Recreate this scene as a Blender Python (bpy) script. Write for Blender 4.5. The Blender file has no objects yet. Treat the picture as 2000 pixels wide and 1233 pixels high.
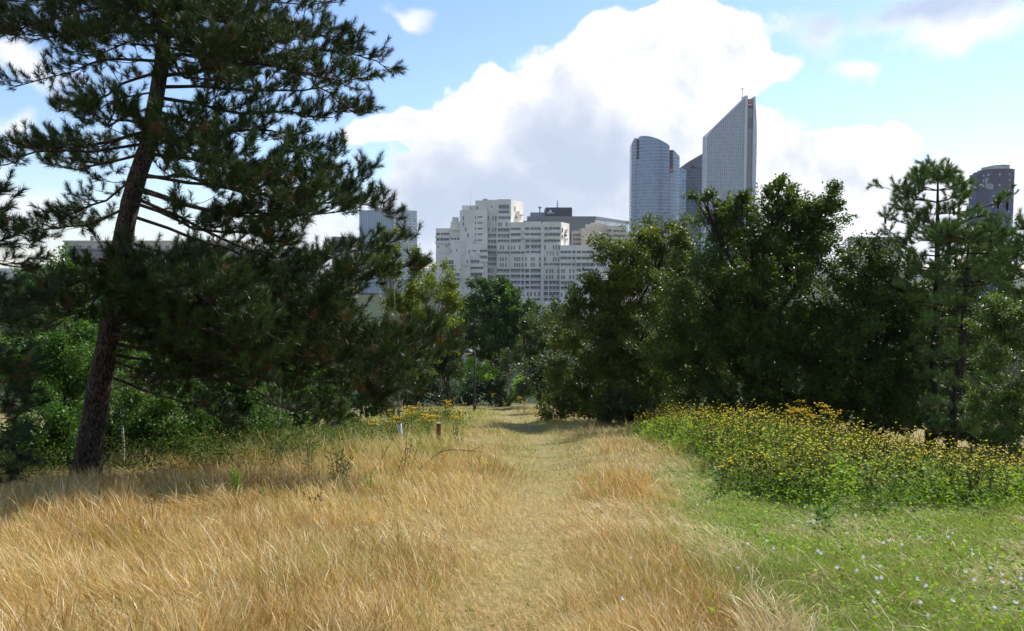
import bpy, math, random
import numpy as np

# ------------------------------------------------------------------ camera
scene = bpy.context.scene
COL = scene.collection
F = 1560.0                                   # focal length in pixels of a 2000 px wide frame
PITCH = math.atan((616.5 - 518.0) / F)       # camera looks slightly down
EYE = np.array([0.0, 0.0, 1.6])
cam_data = bpy.data.cameras.new('camera')
cam_data.sensor_width = 36.0
cam_data.lens = 36.0 * F / 2000.0
cam_data.clip_start = 0.1
cam_data.clip_end = 20000
cam = bpy.data.objects.new('camera', cam_data)
COL.objects.link(cam)
cam.location = EYE
cam.rotation_euler = (math.pi / 2 - PITCH, 0, 0)
scene.camera = cam

# ------------------------------------------------------------------ sun, exposure
SUN_AZ = math.radians(43)      # to the right of the view direction (+Y)
SUN_EL = math.radians(44)
sl = bpy.data.lights.new('sun', 'SUN')
sl.energy = 5.0
sl.angle = math.radians(0.53)
sl.color = (1.0, 0.945, 0.86)
sun = bpy.data.objects.new('sun', sl)
COL.objects.link(sun)
sun.rotation_euler = (math.pi / 2 - SUN_EL, 0, math.pi - SUN_AZ)
sun.location = (60, 60, 90)
scene.view_settings.view_transform = 'Standard'
scene.view_settings.look = 'None'
scene.view_settings.exposure = 0.42
scene.view_settings.gamma = 1.0
scene.view_settings.use_curve_mapping = False
cy = scene.cycles
cy.max_bounces = 5
cy.diffuse_bounces = 2
cy.glossy_bounces = 2
cy.transmission_bounces = 4
cy.transparent_max_bounces = 4
cy.volume_bounces = 0
cy.caustics_reflective = False
cy.caustics_refractive = False
cy.sample_clamp_indirect = 4.0
cy.sample_clamp_direct = 6.0
cy.use_denoising = True
cy.denoiser = 'OPENIMAGEDENOISE'
cy.denoising_input_passes = 'RGB_ALBEDO_NORMAL'
cy.denoising_prefilter = 'ACCURATE'


# ------------------------------------------------------------------ node helper
class NT:
    def __init__(self, tree):
        self.t = tree
        self.n = tree.nodes
        self.l = tree.links

    def node(self, typ, **kw):
        nd = self.n.new(typ)
        for k, v in kw.items():
            setattr(nd, k, v)
        return nd

    def put(self, sock, v):
        if v is None:
            return
        if hasattr(v, 'is_linked') or isinstance(v, bpy.types.NodeSocket):
            self.l.new(v, sock)
        else:
            sock.default_value = v

    def m(self, op, a, b=None, c=None, clamp=False):
        nd = self.node('ShaderNodeMath', operation=op, use_clamp=clamp)
        self.put(nd.inputs[0], a)
        self.put(nd.inputs[1], b)
        self.put(nd.inputs[2], c)
        return nd.outputs[0]

    def vm(self, op, a, b=None):
        nd = self.node('ShaderNodeVectorMath', operation=op)
        self.put(nd.inputs[0], a)
        self.put(nd.inputs[1], b)
        return nd.outputs[0]

    def noise(self, vec, scale, detail=4, rough=0.55, dist=0.0):
        nd = self.node('ShaderNodeTexNoise')
        self.put(nd.inputs['Vector'], vec)
        nd.inputs['Scale'].default_value = scale
        nd.inputs['Detail'].default_value = detail
        nd.inputs['Roughness'].default_value = rough
        nd.inputs['Distortion'].default_value = dist
        return nd.outputs[0]

    def mix(self, fac, a, b, blend='MIX'):
        nd = self.node('ShaderNodeMix', data_type='RGBA', blend_type=blend)
        self.put(nd.inputs[0], fac)
        self.put(nd.inputs[6], a)
        self.put(nd.inputs[7], b)
        return nd.outputs[2]

    def sstep(self, x, lo, hi):
        nd = self.node('ShaderNodeMapRange', interpolation_type='SMOOTHSTEP')
        self.put(nd.inputs[0], x)
        nd.inputs[1].default_value = lo
        nd.inputs[2].default_value = hi
        return nd.outputs[0]


def rgba(c):
    return (c[0], c[1], c[2], 1.0)


# ------------------------------------------------------------------ world: sky and clouds
world = bpy.data.worlds.new('World')
scene.world = world
world.use_nodes = True
world.cycles.sampling_method = 'MANUAL'
world.cycles.sample_map_resolution = 256
w = NT(world.node_tree)
w.n.clear()
SKY = 0.15
sky = w.node('ShaderNodeTexSky', sky_type='NISHITA')
sky.sun_disc = False
sky.sun_elevation = SUN_EL
sky.sun_rotation = SUN_AZ
sky.altitude = 100
sky.air_density = 1.0
sky.dust_density = 0.25
sky.ozone_density = 1.8
tc = w.node('ShaderNodeTexCoord')
direc = w.vm('NORMALIZE', tc.outputs['Generated'])
sep = w.node('ShaderNodeSeparateXYZ')
w.l.new(direc, sep.inputs[0])
# warp the direction so that cloud edges billow
wn = w.node('ShaderNodeTexNoise')
w.put(wn.inputs['Vector'], direc)
wn.inputs['Scale'].default_value = 7.0
wn.inputs['Detail'].default_value = 3
wn.inputs['Roughness'].default_value = 0.6
wv = w.vm('SUBTRACT', wn.outputs['Color'], (0.5, 0.5, 0.5))
wsep = w.node('ShaderNodeSeparateXYZ')
w.l.new(wv, wsep.inputs[0])
az = w.m('ADD', w.m('ARCTAN2', sep.outputs[0], sep.outputs[1]), w.m('MULTIPLY', wsep.outputs[0], 0.14))
el = w.m('ADD', w.m('ARCSINE', sep.outputs[2]), w.m('MULTIPLY', wsep.outputs[2], 0.10))


def px_angles(px, py):
    x = (px - 1000) / F
    v = (616.5 - py) / F
    d = np.array([x, math.cos(PITCH) + v * math.sin(PITCH), -math.sin(PITCH) + v * math.cos(PITCH)])
    d /= np.linalg.norm(d)
    return math.atan2(d[0], d[1]), math.asin(d[2])


azel = w.node('ShaderNodeCombineXYZ')
w.l.new(az, azel.inputs[0])
w.l.new(el, azel.inputs[1])


def ellipses(lst):
    out = None
    for (px, py, rx, ry) in lst:
        a, e = px_angles(px, py)
        k = math.cos(a)
        sx, sy = F / (rx * k * k), F / (ry * k)
        q = w.node('ShaderNodeVectorMath', operation='MULTIPLY_ADD')
        w.l.new(azel.outputs[0], q.inputs[0])
        q.inputs[1].default_value = (sx, sy, 0)
        q.inputs[2].default_value = (-a * sx, -e * sy, 0)
        r = w.node('ShaderNodeVectorMath', operation='LENGTH')
        w.l.new(q.outputs[0], r.inputs[0])
        out = r.outputs['Value'] if out is None else w.m('MINIMUM', out, r.outputs['Value'])
    return w.m('SUBTRACT', 1.0, out)


cumulus = ellipses([
    (1230, 190, 250, 165), (1420, 125, 140, 100), (1190, 90, 105, 78), (1000, 255, 200, 100), (830, 262, 150, 45),
    (1040, 360, 300, 110), (1380, 300, 190, 130), (1000, 420, 300, 90), (1560, 390, 240, 90), (1780, 420, 260, 120),
    (1690, 285, 140, 36), (1330, 60, 130, 50), (880, 330, 110, 70)])
others = ellipses([
    (1840, 20, 330, 46), (1880, 60, 150, 52), (60, 110, 150, 50), (40, 400, 190, 85), (620, 450, 190, 60), (20, 235, 48, 46),
    (785, 38, 60, 22), (1900, 40, 300, 60), (1690, 130, 60, 30), (640, 520, 500, 50)])
fine = w.noise(direc, 13.0, 6, 0.60)
fine2 = w.noise(direc, 5.0, 3, 0.6)
fz = w.m('SUBTRACT', fine, 0.5)
dens = w.sstep(w.m('ADD', cumulus, w.m('MULTIPLY', fz, 0.95)), -0.02, 0.12)
dens_o = w.sstep(w.m('ADD', others, w.m('MULTIPLY', fz, 2.4)), 0.0, 0.85)
# scattered clouds of the same kind over the rest of the sky
az0 = w.m('ABSOLUTE', w.m('ARCTAN2', sep.outputs[0], sep.outputs[1]))
el0 = w.m('ARCSINE', sep.outputs[2])
outside = w.m('MAXIMUM', w.sstep(az0, 0.60, 0.75), w.sstep(el0, 0.40, 0.52))
rest = w.m('MULTIPLY', w.sstep(w.m('ADD', w.noise(direc, 2.6, 3, 0.6), w.m('MULTIPLY', fz, 0.15)), 0.53, 0.62), outside)
cov = w.m('MAXIMUM', w.m('MAXIMUM', dens, w.m('MULTIPLY', dens_o, 0.92)), rest, clamp=True)
# grey-blue undersides
under = ellipses([(1000, 405, 360, 90), (1120, 330, 140, 80), (860, 370, 140, 60), (1840, 2, 230, 28)])
shade = w.sstep(w.m('ADD', w.m('ADD', under, w.m('MULTIPLY', w.m('SUBTRACT', fine2, 0.5), 1.6)), w.m('MULTIPLY', fz, 2.2)), -0.75, 0.95)
shade = w.m('MAXIMUM', shade, w.m('MULTIPLY', w.sstep(w.m('ADD', fine2, w.m('MULTIPLY', fz, 1.2)), 0.46, 0.85), 0.65))
shade = w.m('MAXIMUM', shade, w.m('MULTIPLY', outside, w.sstep(fine2, 0.45, 0.7)))
lit = tuple(c / SKY for c in (0.84, 0.84, 0.855))
drk = tuple(c / SKY for c in (0.44, 0.51, 0.64))
ccol = w.mix(shade, rgba(lit), rgba(drk))
skycol = w.node('ShaderNodeVectorMath', operation='MULTIPLY')
w.l.new(sky.outputs[0], skycol.inputs[0])
skycol.inputs[1].default_value = (0.80, 0.83, 0.93)
final = w.mix(cov, skycol.outputs[0], ccol)
bg = w.node('ShaderNodeBackground')
w.l.new(final, bg.inputs['Color'])
bg.inputs['Strength'].default_value = SKY
wo = w.node('ShaderNodeOutputWorld')
w.l.new(bg.outputs[0], wo.inputs['Surface'])

# ------------------------------------------------------------------ geometry helpers
rng = np.random.default_rng(7)


def W(px, py, Y):
    """world point seen at photograph pixel (px, py) at distance Y"""
    x = (px - 1000) / F
    v = (616.5 - py) / F
    d = np.array([x, math.cos(PITCH) + v * math.sin(PITCH), -math.sin(PITCH) + v * math.cos(PITCH)])
    return EYE + d * (Y / d[1])


def hash2(i, j, seed):
    h = (i * 374761393 + j * 668265263 + seed * 2147483647) & 0xFFFFFFFF
    h = ((h ^ (h >> 13)) * 1274126177) & 0xFFFFFFFF
    return ((h ^ (h >> 16)) & 0xFFFF) / 65535.0


def vnoise(x, y, seed=0):
    x = np.asarray(x, float); y = np.asarray(y, float)
    i = np.floor(x).astype(np.int64); j = np.floor(y).astype(np.int64)
    fx = x - i; fy = y - j
    fx = fx * fx * (3 - 2 * fx); fy = fy * fy * (3 - 2 * fy)
    a = hash2(i, j, seed); b = hash2(i + 1, j, seed); c = hash2(i, j + 1, seed); d = hash2(i + 1, j + 1, seed)
    return (a * (1 - fx) + b * fx) * (1 - fy) + (c * (1 - fx) + d * fx) * fy


def fbm(x, y, seed=0, n=3):
    s = 0; a = 0.5; t = 0
    for k in range(n):
        s = s + a * vnoise(np.asarray(x) * 2 ** k, np.asarray(y) * 2 ** k, seed + k * 17); t += a; a *= 0.5
    return s / t


def vnoise3(p, seed=0):
    return (vnoise(p[:, 0], p[:, 1] + 3.1 * p[:, 2], seed) + vnoise(p[:, 1], p[:, 2] + 2.3 * p[:, 0], seed + 5) + vnoise(p[:, 2], p[:, 0] + 1.7 * p[:, 1], seed + 9)) / 3


def ss(x, a, b):
    t = np.clip((np.asarray(x, float) - a) / (b - a), 0, 1)
    return t * t * (3 - 2 * t)


PATH = np.array([(0.0, 0.0), (0.0, 5.3), (0.27, 10.4), (0.75, 15.6), (0.9, 22.7), (0.55, 32), (0.2, 41), (-0.5, 55), (-2.0, 70)])


def path_x(y):
    return np.interp(y, PATH[:, 1], PATH[:, 0])


def tz(x, y):
    x = np.asarray(x, float); y = np.asarray(y, float)
    a, b = 80.0, 200.0
    yc = np.clip(y, -60, b)
    t = np.clip((yc - a) / (b - a), 0, 1)
    z = -0.155 * np.minimum(yc, a) - 0.155 * (b - a) * (t - t ** 3 + 0.5 * t ** 4)
    near = 1 - ss(y, 60, 110)
    z = z - near * 0.135 * np.clip(x - 5, 0, 14) * ss(y, 8, 15)
    z = z + 0.40 * np.exp(-((x - 6.2) / 2.8) ** 2 - ((y - 19.5) / 6) ** 2)
    z = z - near * 0.06 * np.clip(-6 - x, 0, 20) * ss(y, 8, 16)
    dp = x - path_x(y)
    z = z - near * 0.10 * np.exp(-(dp / 0.75) ** 2)
    z = z + near * (0.22 * (fbm(x / 3.3, y / 3.3, 3) - 0.5) + 0.10 * (fbm(x / 0.9, y / 0.9, 8) - 0.5))
    return z


def G(px, py):
    """ground point under a photograph pixel"""
    p = W(px, py, 1.0) - EYE
    lo = 2.0
    t = lo
    while t < 160:
        q = EYE + p * t
        if q[2] <= float(tz(q[0], q[1])):
            break
        t += 0.25 if t < 30 else 1.0
    a, b = max(t - 1.0, 1.0), t
    for _ in range(20):
        m_ = 0.5 * (a + b); q = EYE + p * m_
        if q[2] <= float(tz(q[0], q[1])): b = m_
        else: a = m_
    q = EYE + p * b
    return np.array([q[0], q[1], float(tz(q[0], q[1]))])


def mesh_np(name, V, faces, mat=None, tint=None, smooth=False):
    """V (n,3); faces list of (m,k) index arrays"""
    me = bpy.data.meshes.new(name)
    V = np.ascontiguousarray(V, dtype=np.float32)
    me.vertices.add(len(V))
    me.vertices.foreach_set('co', V.ravel())
    loops = np.concatenate([f.ravel() for f in faces]).astype(np.int32)
    tot = np.concatenate([np.full(len(f), f.shape[1], np.int32) for f in faces])
    start = np.concatenate([[0], np.cumsum(tot)[:-1]]).astype(np.int32)
    me.loops.add(len(loops))
    me.loops.foreach_set('vertex_index', loops)
    me.polygons.add(len(tot))
    me.polygons.foreach_set('loop_start', start)
    me.polygons.foreach_set('loop_total', tot)
    me.polygons.foreach_set('use_smooth', np.full(len(tot), bool(smooth)))
    me.update(calc_edges=True)
    if tint is not None:
        at = me.color_attributes.new('tint', 'FLOAT_COLOR', 'POINT')
        c4 = np.ones((len(V), 4), np.float32)
        c4[:, :3] = tint
        at.data.foreach_set('color', c4.ravel())
    if mat is not None:
        me.materials.append(mat)
    return me


def obj(name, me, parent=None, loc=None, rotz=0.0):
    o = bpy.data.objects.new(name, me)
    COL.objects.link(o)
    if parent is not None:
        o.parent = parent
    if loc is not None:
        o.location = loc
    if rotz:
        o.rotation_euler = (0, 0, rotz)
    return o


def tag(o, label=None, cat=None, group=None, kind=None):
    if label: o['label'] = label
    if cat: o['category'] = cat
    if group: o['group'] = group
    if kind: o['kind'] = kind
    return o


def thing(name, label, cat, loc=(0, 0, 0), rotz=0.0, group=None):
    o = obj(name, None, None, [float(v) for v in loc], rotz)
    o.empty_display_size = 0.2
    return tag(o, label, cat, group)


class MB:
    """collects shapes into one mesh"""
    def __init__(self):
        self.v = []; self.q = []; self.t = []; self.n = 0; self.ng = []

    def add(self, V, Q=None, T=None):
        V = np.asarray(V, float)
        self.v.append(V)
        if Q is not None and len(Q): self.q.append(np.asarray(Q) + self.n)
        if T is not None and len(T): self.t.append(np.asarray(T) + self.n)
        self.n += len(V)
        return self

    def box(self, x0, x1, y0, y1, z0, z1):
        V = [(x0, y0, z0), (x1, y0, z0), (x1, y1, z0), (x0, y1, z0), (x0, y0, z1), (x1, y0, z1), (x1, y1, z1), (x0, y1, z1)]
        return self.add(V, [(0, 3, 2, 1), (4, 5, 6, 7), (0, 1, 5, 4), (1, 2, 6, 5), (2, 3, 7, 6), (3, 0, 4, 7)])

    def prism(self, poly, y0, y1):
        """polygon in (x,z) extruded along y (counter-clockwise seen from -y)"""
        n = len(poly)
        V = [(p[0], y0, p[1]) for p in poly] + [(p[0], y1, p[1]) for p in poly]
        Q = [(i, (i + 1) % n, (i + 1) % n + n, i + n) for i in range(n)]
        Q = [(b, a, d, c) for (a, b, c, d) in Q]
        self.add(V, Q)
        off = self.n - 2 * n
        self.ng.append(([off + i for i in range(n)]))
        self.ng.append(([off + 2 * n - 1 - i for i in range(n)]))
        return self

    def plan(self, pts, z0, z1):
        """polygon in (x,y) extruded in z; z1 may be one height per point"""
        n = len(pts)
        z1s = z1 if hasattr(z1, '__len__') else [z1] * n
        V = [(p[0], p[1], z0) for p in pts] + [(p[0], p[1], h) for p, h in zip(pts, z1s)]
        Q = [(i, (i + 1) % n, (i + 1) % n + n, i + n) for i in range(n)]
        self.add(V, Q)
        off = self.n - 2 * n
        self.ng.append([off + n + i for i in range(n)])
        self.ng.append([off + n - 1 - i for i in range(n)])
        return self

    def tube(self, pts, radii, sides=6, cap=True):
        V, Q, T = tube(pts, radii, sides, cap)
        return self.add(V, Q, T)

    def mesh(self, name, mat, smooth=False):
        V = np.concatenate(self.v)
        faces = []
        if self.q: faces.append(np.concatenate(self.q))
        if self.t: faces.append(np.concatenate(self.t))
        for g in self.ng: faces.append(np.array([g]))
        return mesh_np(name, V, faces, mat, None, smooth)

    def build(self, name, mat, parent=None, smooth=False, loc=None):
        return obj(name, self.mesh(name, mat, smooth), parent, loc)


def tube(pts, radii, sides=6, cap=True):
    P = np.asarray(pts, float); R = np.asarray(radii, float)
    n = len(P)
    T = np.gradient(P, axis=0)
    T /= np.linalg.norm(T, axis=1, keepdims=True) + 1e-9
    ref = np.array([0.31, 0.92, 0.13]) if abs(T[0] @ np.array([0, 1, 0])) < 0.8 else np.array([0.95, 0.1, 0.2])
    U = np.cross(T, ref); U /= np.linalg.norm(U, axis=1, keepdims=True) + 1e-9
    Vv = np.cross(T, U)
    a = np.linspace(0, 2 * math.pi, sides, endpoint=False)
    ring = (np.cos(a)[None, :, None] * U[:, None, :] + np.sin(a)[None, :, None] * Vv[:, None, :]) * R[:, None, None]
    V = (P[:, None, :] + ring).reshape(-1, 3)
    i = np.arange(n - 1)[:, None] * sides; k = np.arange(sides)[None, :]
    Q = np.stack([i + k, i + sides + k, i + sides + (k + 1) % sides, i + (k + 1) % sides], -1).reshape(-1, 4)
    T3 = []
    if cap:
        V = np.vstack([V, P[-1:] + T[-1:] * R[-1] * 0.5, P[:1]])
        e = n * sides
        for kk in range(sides):
            T3.append(((n - 1) * sides + (kk + 1) % sides, (n - 1) * sides + kk, e))
            T3.append((kk, (kk + 1) % sides, e + 1))
    return V, Q, np.array(T3, int).reshape(-1, 3)


def sticks(A, B, ra, rb):
    """many three-sided twigs at once"""
    A = np.asarray(A, float); B = np.asarray(B, float)
    n = len(A)
    ra = np.broadcast_to(ra, (n,)); rb = np.broadcast_to(rb, (n,))
    D = B - A
    D = D / (np.linalg.norm(D, axis=1, keepdims=True) + 1e-9)
    ref = np.where(np.abs(D[:, 2:3]) > 0.8, np.array([[1.0, 0, 0]]), np.array([[0, 0, 1.0]]))
    U = np.cross(D, ref); U /= np.linalg.norm(U, axis=1, keepdims=True) + 1e-9
    Vv = np.cross(D, U)
    V = np.empty((n, 6, 3))
    for k in range(3):
        a = 2 * math.pi * k / 3
        o = math.cos(a) * U + math.sin(a) * Vv
        V[:, k] = A + o * ra[:, None]
        V[:, 3 + k] = B + o * rb[:, None]
    b = np.arange(n)[:, None] * 6
    Q = np.concatenate([b + np.array([[k, k + 3, (k + 1) % 3 + 3, (k + 1) % 3]]) for k in range(3)])
    return V.reshape(-1, 3), Q


def unit(v):
    return v / (np.linalg.norm(v, axis=-1, keepdims=True) + 1e-9)


def rand_unit(r, n):
    return unit(r.normal(size=(n, 3)))


def spline(pts, n):
    P = np.asarray(pts, float)
    if len(P) == 2:
        t = np.linspace(0, 1, n)[:, None]
        return P[0] * (1 - t) + P[1] * t
    E = np.vstack([2 * P[0] - P[1], P, 2 * P[-1] - P[-2]])
    out = []
    for u in np.linspace(0, len(P) - 1 - 1e-6, n):
        i = int(u); t = u - i
        a, b, c, d = E[i:i + 4]
        out.append(0.5 * (2 * b + (c - a) * t + (2 * a - 5 * b + 4 * c - d) * t * t + (3 * b - a - 3 * c + d) * t ** 3))
    return np.array(out)


# ------------------------------------------------------------------ materials
def mat_new(name):
    m_ = bpy.data.materials.new(name)
    m_.use_nodes = True
    k = NT(m_.node_tree)
    bs = k.n['Principled BSDF']
    out = k.n['Material Output']
    return m_, k, bs, out


def mat_plain(name, col, rough=0.6, metal=0.0, spec=0.5, vary=0.12, scale=3.0, bump=0.0):
    m_, k, bs, out = mat_new(name)
    tc_ = k.node('ShaderNodeTexCoord')
    n = k.noise(tc_.outputs['Object'], scale, 5, 0.6)
    dark = tuple(c * (1 - vary) for c in col); light = tuple(min(1, c * (1 + vary)) for c in col)
    k.put(bs.inputs['Base Color'], k.mix(k.sstep(n, 0.3, 0.7), rgba(dark), rgba(light)))
    bs.inputs['Roughness'].default_value = rough
    bs.inputs['Metallic'].default_value = metal
    bs.inputs['Specular IOR Level'].default_value = spec
    if bump:
        b = k.node('ShaderNodeBump')
        b.inputs['Strength'].default_value = bump
        b.inputs['Distance'].default_value = 0.05
        k.put(b.inputs['Height'], n)
        k.put(bs.inputs['Normal'], b.outputs[0])
    return m_


def mat_leaf(name, rough=0.38, trans=0.35, spec=0.5, tcol=(1.25, 1.3, 0.55)):
    """foliage: colour from the per-leaf tint, some light passing through the blade"""
    m_, k, bs, out = mat_new(name)
    a = k.node('ShaderNodeAttribute', attribute_name='tint')
    k.put(bs.inputs['Base Color'], a.outputs['Color'])
    bs.inputs['Roughness'].default_value = rough
    bs.inputs['Specular IOR Level'].default_value = spec
    tr = k.node('ShaderNodeBsdfTranslucent')
    tm = k.vm('MULTIPLY', a.outputs['Color'], tcol)
    k.put(tr.inputs['Color'], tm)
    mx = k.node('ShaderNodeMixShader')
    mx.inputs[0].default_value = trans
    k.l.new(bs.outputs[0], mx.inputs[1])
    k.l.new(tr.outputs[0], mx.inputs[2])
    k.l.new(mx.outputs[0], out.inputs['Surface'])
    return m_


def mat_bark(name, c0, c1, scale=6.0, stretch=0.25, bump=0.8):
    m_, k, bs, out = mat_new(name)
    tc_ = k.node('ShaderNodeTexCoord')
    mp = k.node('ShaderNodeMapping')
    mp.inputs['Scale'].default_value = (1, 1, stretch)
    k.l.new(tc_.outputs['Object'], mp.inputs['Vector'])
    vo = k.node('ShaderNodeTexVoronoi', feature='DISTANCE_TO_EDGE')
    vo.inputs['Scale'].default_value = scale * 1.6
    nz = k.noise(mp.outputs[0], scale, 6, 0.65)
    k.put(vo.inputs['Vector'], k.vm('ADD', mp.outputs[0], k.vm('MULTIPLY', w_vec(k, mp.outputs[0], scale), (0.12, 0.12, 0.12))))
    h = k.m('ADD', k.sstep(vo.outputs['Distance'], 0.0, 0.22), k.m('MULTIPLY', nz, 0.8))
    k.put(bs.inputs['Base Color'], k.mix(k.sstep(h, 0.4, 1.4), rgba(c0), rgba(c1)))
    bs.inputs['Roughness'].default_value = 0.9
    bs.inputs['Specular IOR Level'].default_value = 0.2
    b = k.node('ShaderNodeBump')
    b.inputs['Strength'].default_value = bump
    b.inputs['Distance'].default_value = 0.03
    k.put(b.inputs['Height'], h)
    k.put(bs.inputs['Normal'], b.outputs[0])
    return m_


def w_vec(k, vec, scale):
    nd = k.node('ShaderNodeTexNoise')
    k.put(nd.inputs['Vector'], vec)
    nd.inputs['Scale'].default_value = scale
    return nd.outputs['Color']


M = {}
M['leaf'] = mat_leaf('broad_leaf', rough=0.45, trans=0.33, spec=0.25, tcol=(1.6, 1.6, 0.45))
M['leaf_glossy'] = mat_leaf('glossy_leaf', rough=0.42, trans=0.30, spec=0.24, tcol=(1.7, 1.75, 0.4))
M['herb'] = mat_leaf('herb_leaf', rough=0.6, trans=0.36, spec=0.10, tcol=(1.5, 1.5, 0.5))
M['needle'] = mat_leaf('pine_needle', rough=0.42, trans=0.12, spec=0.28, tcol=(1.1, 1.2, 0.6))
_k = NT(M['needle'].node_tree)          # needle tint times the tint of its tuft
_g = [n for n in _k.n if n.type == 'ATTRIBUTE'][0]
_t = _k.node('ShaderNodeAttribute', attribute_name='tuft_tint', attribute_type='INSTANCER')
_m = _k.vm('MULTIPLY', _g.outputs['Color'], _t.outputs['Color'])
for _s in [l.to_socket for l in list(_g.outputs['Color'].links) if l.to_node != _m.node]:
    _k.l.new(_m, _s)
M['grass'] = mat_leaf('grass_blade', rough=0.5, trans=0.34, spec=0.35, tcol=(1.06, 1.0, 0.82))
M['petal'] = mat_leaf('petal', rough=0.6, trans=0.3, spec=0.2, tcol=(1.0, 1.0, 1.0))
M['bark_pine'] = mat_bark('pine_bark', (0.020, 0.015, 0.012), (0.115, 0.082, 0.062), 17.0, 0.22, 0.8)
M['bark_dark'] = mat_bark('dark_bark', (0.02, 0.017, 0.013), (0.07, 0.055, 0.04), 9.0, 0.3, 0.6)
M['bark_pale'] = mat_bark('pale_bark', (0.16, 0.14, 0.115), (0.50, 0.46, 0.40), 5.0, 1.6, 0.3)
M['concrete'] = mat_plain('white_concrete', (0.72, 0.675, 0.605), 0.85, 0, 0.2, 0.10, 0.09)
M['concrete2'] = mat_plain('warm_concrete', (0.62, 0.53, 0.43), 0.85, 0, 0.2, 0.10, 0.09)
M['parapet'] = mat_plain('parapet_concrete', (0.75, 0.705, 0.635), 0.85, 0, 0.2, 0.08, 0.15)
M['win'] = mat_plain('window_glass', (0.075, 0.085, 0.10), 0.12, 0, 0.6, 0.35, 0.35)
M['win_pale'] = mat_plain('window_blind', (0.42, 0.43, 0.45), 0.4, 0, 0.4, 0.2, 0.3)
M['lobby'] = mat_plain('loggia_glazing', (0.15, 0.16, 0.175), 0.16, 0, 0.55, 0.5, 0.22)
M['slab'] = mat_plain('grey_metal_cladding', (0.22, 0.215, 0.215), 0.6, 0.0, 0.4, 0.08, 0.1)
M['navy'] = mat_plain('navy_sign_box', (0.035, 0.042, 0.065), 0.55, 0, 0.4, 0.08, 0.1)
M['bluegrey'] = mat_plain('blue_grey_panel', (0.19, 0.23, 0.29), 0.5, 0, 0.4, 0.08, 0.1)
M['signwhite'] = mat_plain('sign_white', (0.8, 0.8, 0.8), 0.5, 0, 0.3, 0.03)
M['red'] = mat_plain('sign_red', (0.55, 0.02, 0.03), 0.5, 0, 0.4, 0.05)
M['black'] = mat_plain('sign_black', (0.02, 0.02, 0.024), 0.5, 0, 0.4, 0.05)
M['steel'] = mat_plain('mast_steel', (0.25, 0.26, 0.28), 0.4, 0.6, 0.5, 0.1)
M['lamp_paint'] = mat_plain('lamp_dark_paint', (0.012, 0.011, 0.012), 0.55, 0, 0.5, 0.15, 8)
M['lamp_glass'] = mat_plain('lamp_diffuser', (0.45, 0.46, 0.48), 0.25, 0, 0.5, 0.05, 8)
M['stone_white'] = mat_plain('whitewashed_post', (0.55, 0.53, 0.50), 0.85, 0, 0.2, 0.35, 14, 0.4)
M['post_wood'] = mat_plain('brown_post_wood', (0.17, 0.085, 0.045), 0.8, 0, 0.2, 0.35, 20, 0.5)
M['cut_wood'] = mat_plain('cut_wood', (0.50, 0.40, 0.28), 0.8, 0, 0.2, 0.15, 30)
M['roof_red'] = mat_plain('red_roof_tile', (0.36, 0.13, 0.075), 0.8, 0, 0.3, 0.25, 0.8)
M['plaster'] = mat_plain('cream_plaster', (0.55, 0.49, 0.40), 0.9, 0, 0.2, 0.1, 0.2)
M['grey_wall'] = mat_plain('grey_wall', (0.30, 0.30, 0.31), 0.8, 0, 0.3, 0.12, 0.2)


def mat_curtain(name, glass, bar, cell, frac, rough=0.16, spread=0.5, along='x', metal=0.0, spec=0.8):
    """curtain wall seen from far: panes with individual tints between mullions and floor bands (object metres)"""
    m_, k, bs, out = mat_new(name)
    tc_ = k.node('ShaderNodeTexCoord')
    sp = k.node('ShaderNodeSeparateXYZ')
    k.l.new(tc_.outputs['Object'], sp.inputs[0])
    hx = sp.outputs[0] if along == 'x' else (k.m('ADD', sp.outputs[0], sp.outputs[1]) if along == 'xy' else sp.outputs[1])
    u = k.m('DIVIDE', hx, cell[0]); v = k.m('DIVIDE', sp.outputs[2], cell[1])
    fu = k.m('FRACT', u); fv = k.m('FRACT', v)
    bar_u = k.m('LESS_THAN', fu, frac[0]); bar_v = k.m('LESS_THAN', fv, frac[1])
    isbar = k.m('MAXIMUM', bar_u, bar_v)
    cb = k.node('ShaderNodeCombineXYZ')
    k.put(cb.inputs[0], k.m('FLOOR', u)); k.put(cb.inputs[2], k.m('FLOOR', v))
    wn_ = k.node('ShaderNodeTexWhiteNoise', noise_dimensions='3D')
    k.l.new(cb.outputs[0], wn_.inputs['Vector'])
    big = k.noise(tc_.outputs['Object'], 0.035, 3, 0.5)
    rv = k.m('ADD', k.m('MULTIPLY', wn_.outputs['Value'], 0.6), k.m('MULTIPLY', big, 0.5))
    lo = tuple(c * (1 - spread) for c in glass); hi = tuple(min(0.9, c * (1 + spread)) for c in glass)
    gcol = k.mix(k.sstep(rv, 0.2, 0.95), rgba(lo), rgba(hi))
    k.put(bs.inputs['Base Color'], k.mix(isbar, gcol, rgba(bar)))
    k.put(bs.inputs['Roughness'], k.m('ADD', k.m('MULTIPLY', isbar, 0.4), rough))
    bs.inputs['Specular IOR Level'].default_value = spec
    bs.inputs['Metallic'].default_value = metal
    return m_


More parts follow.
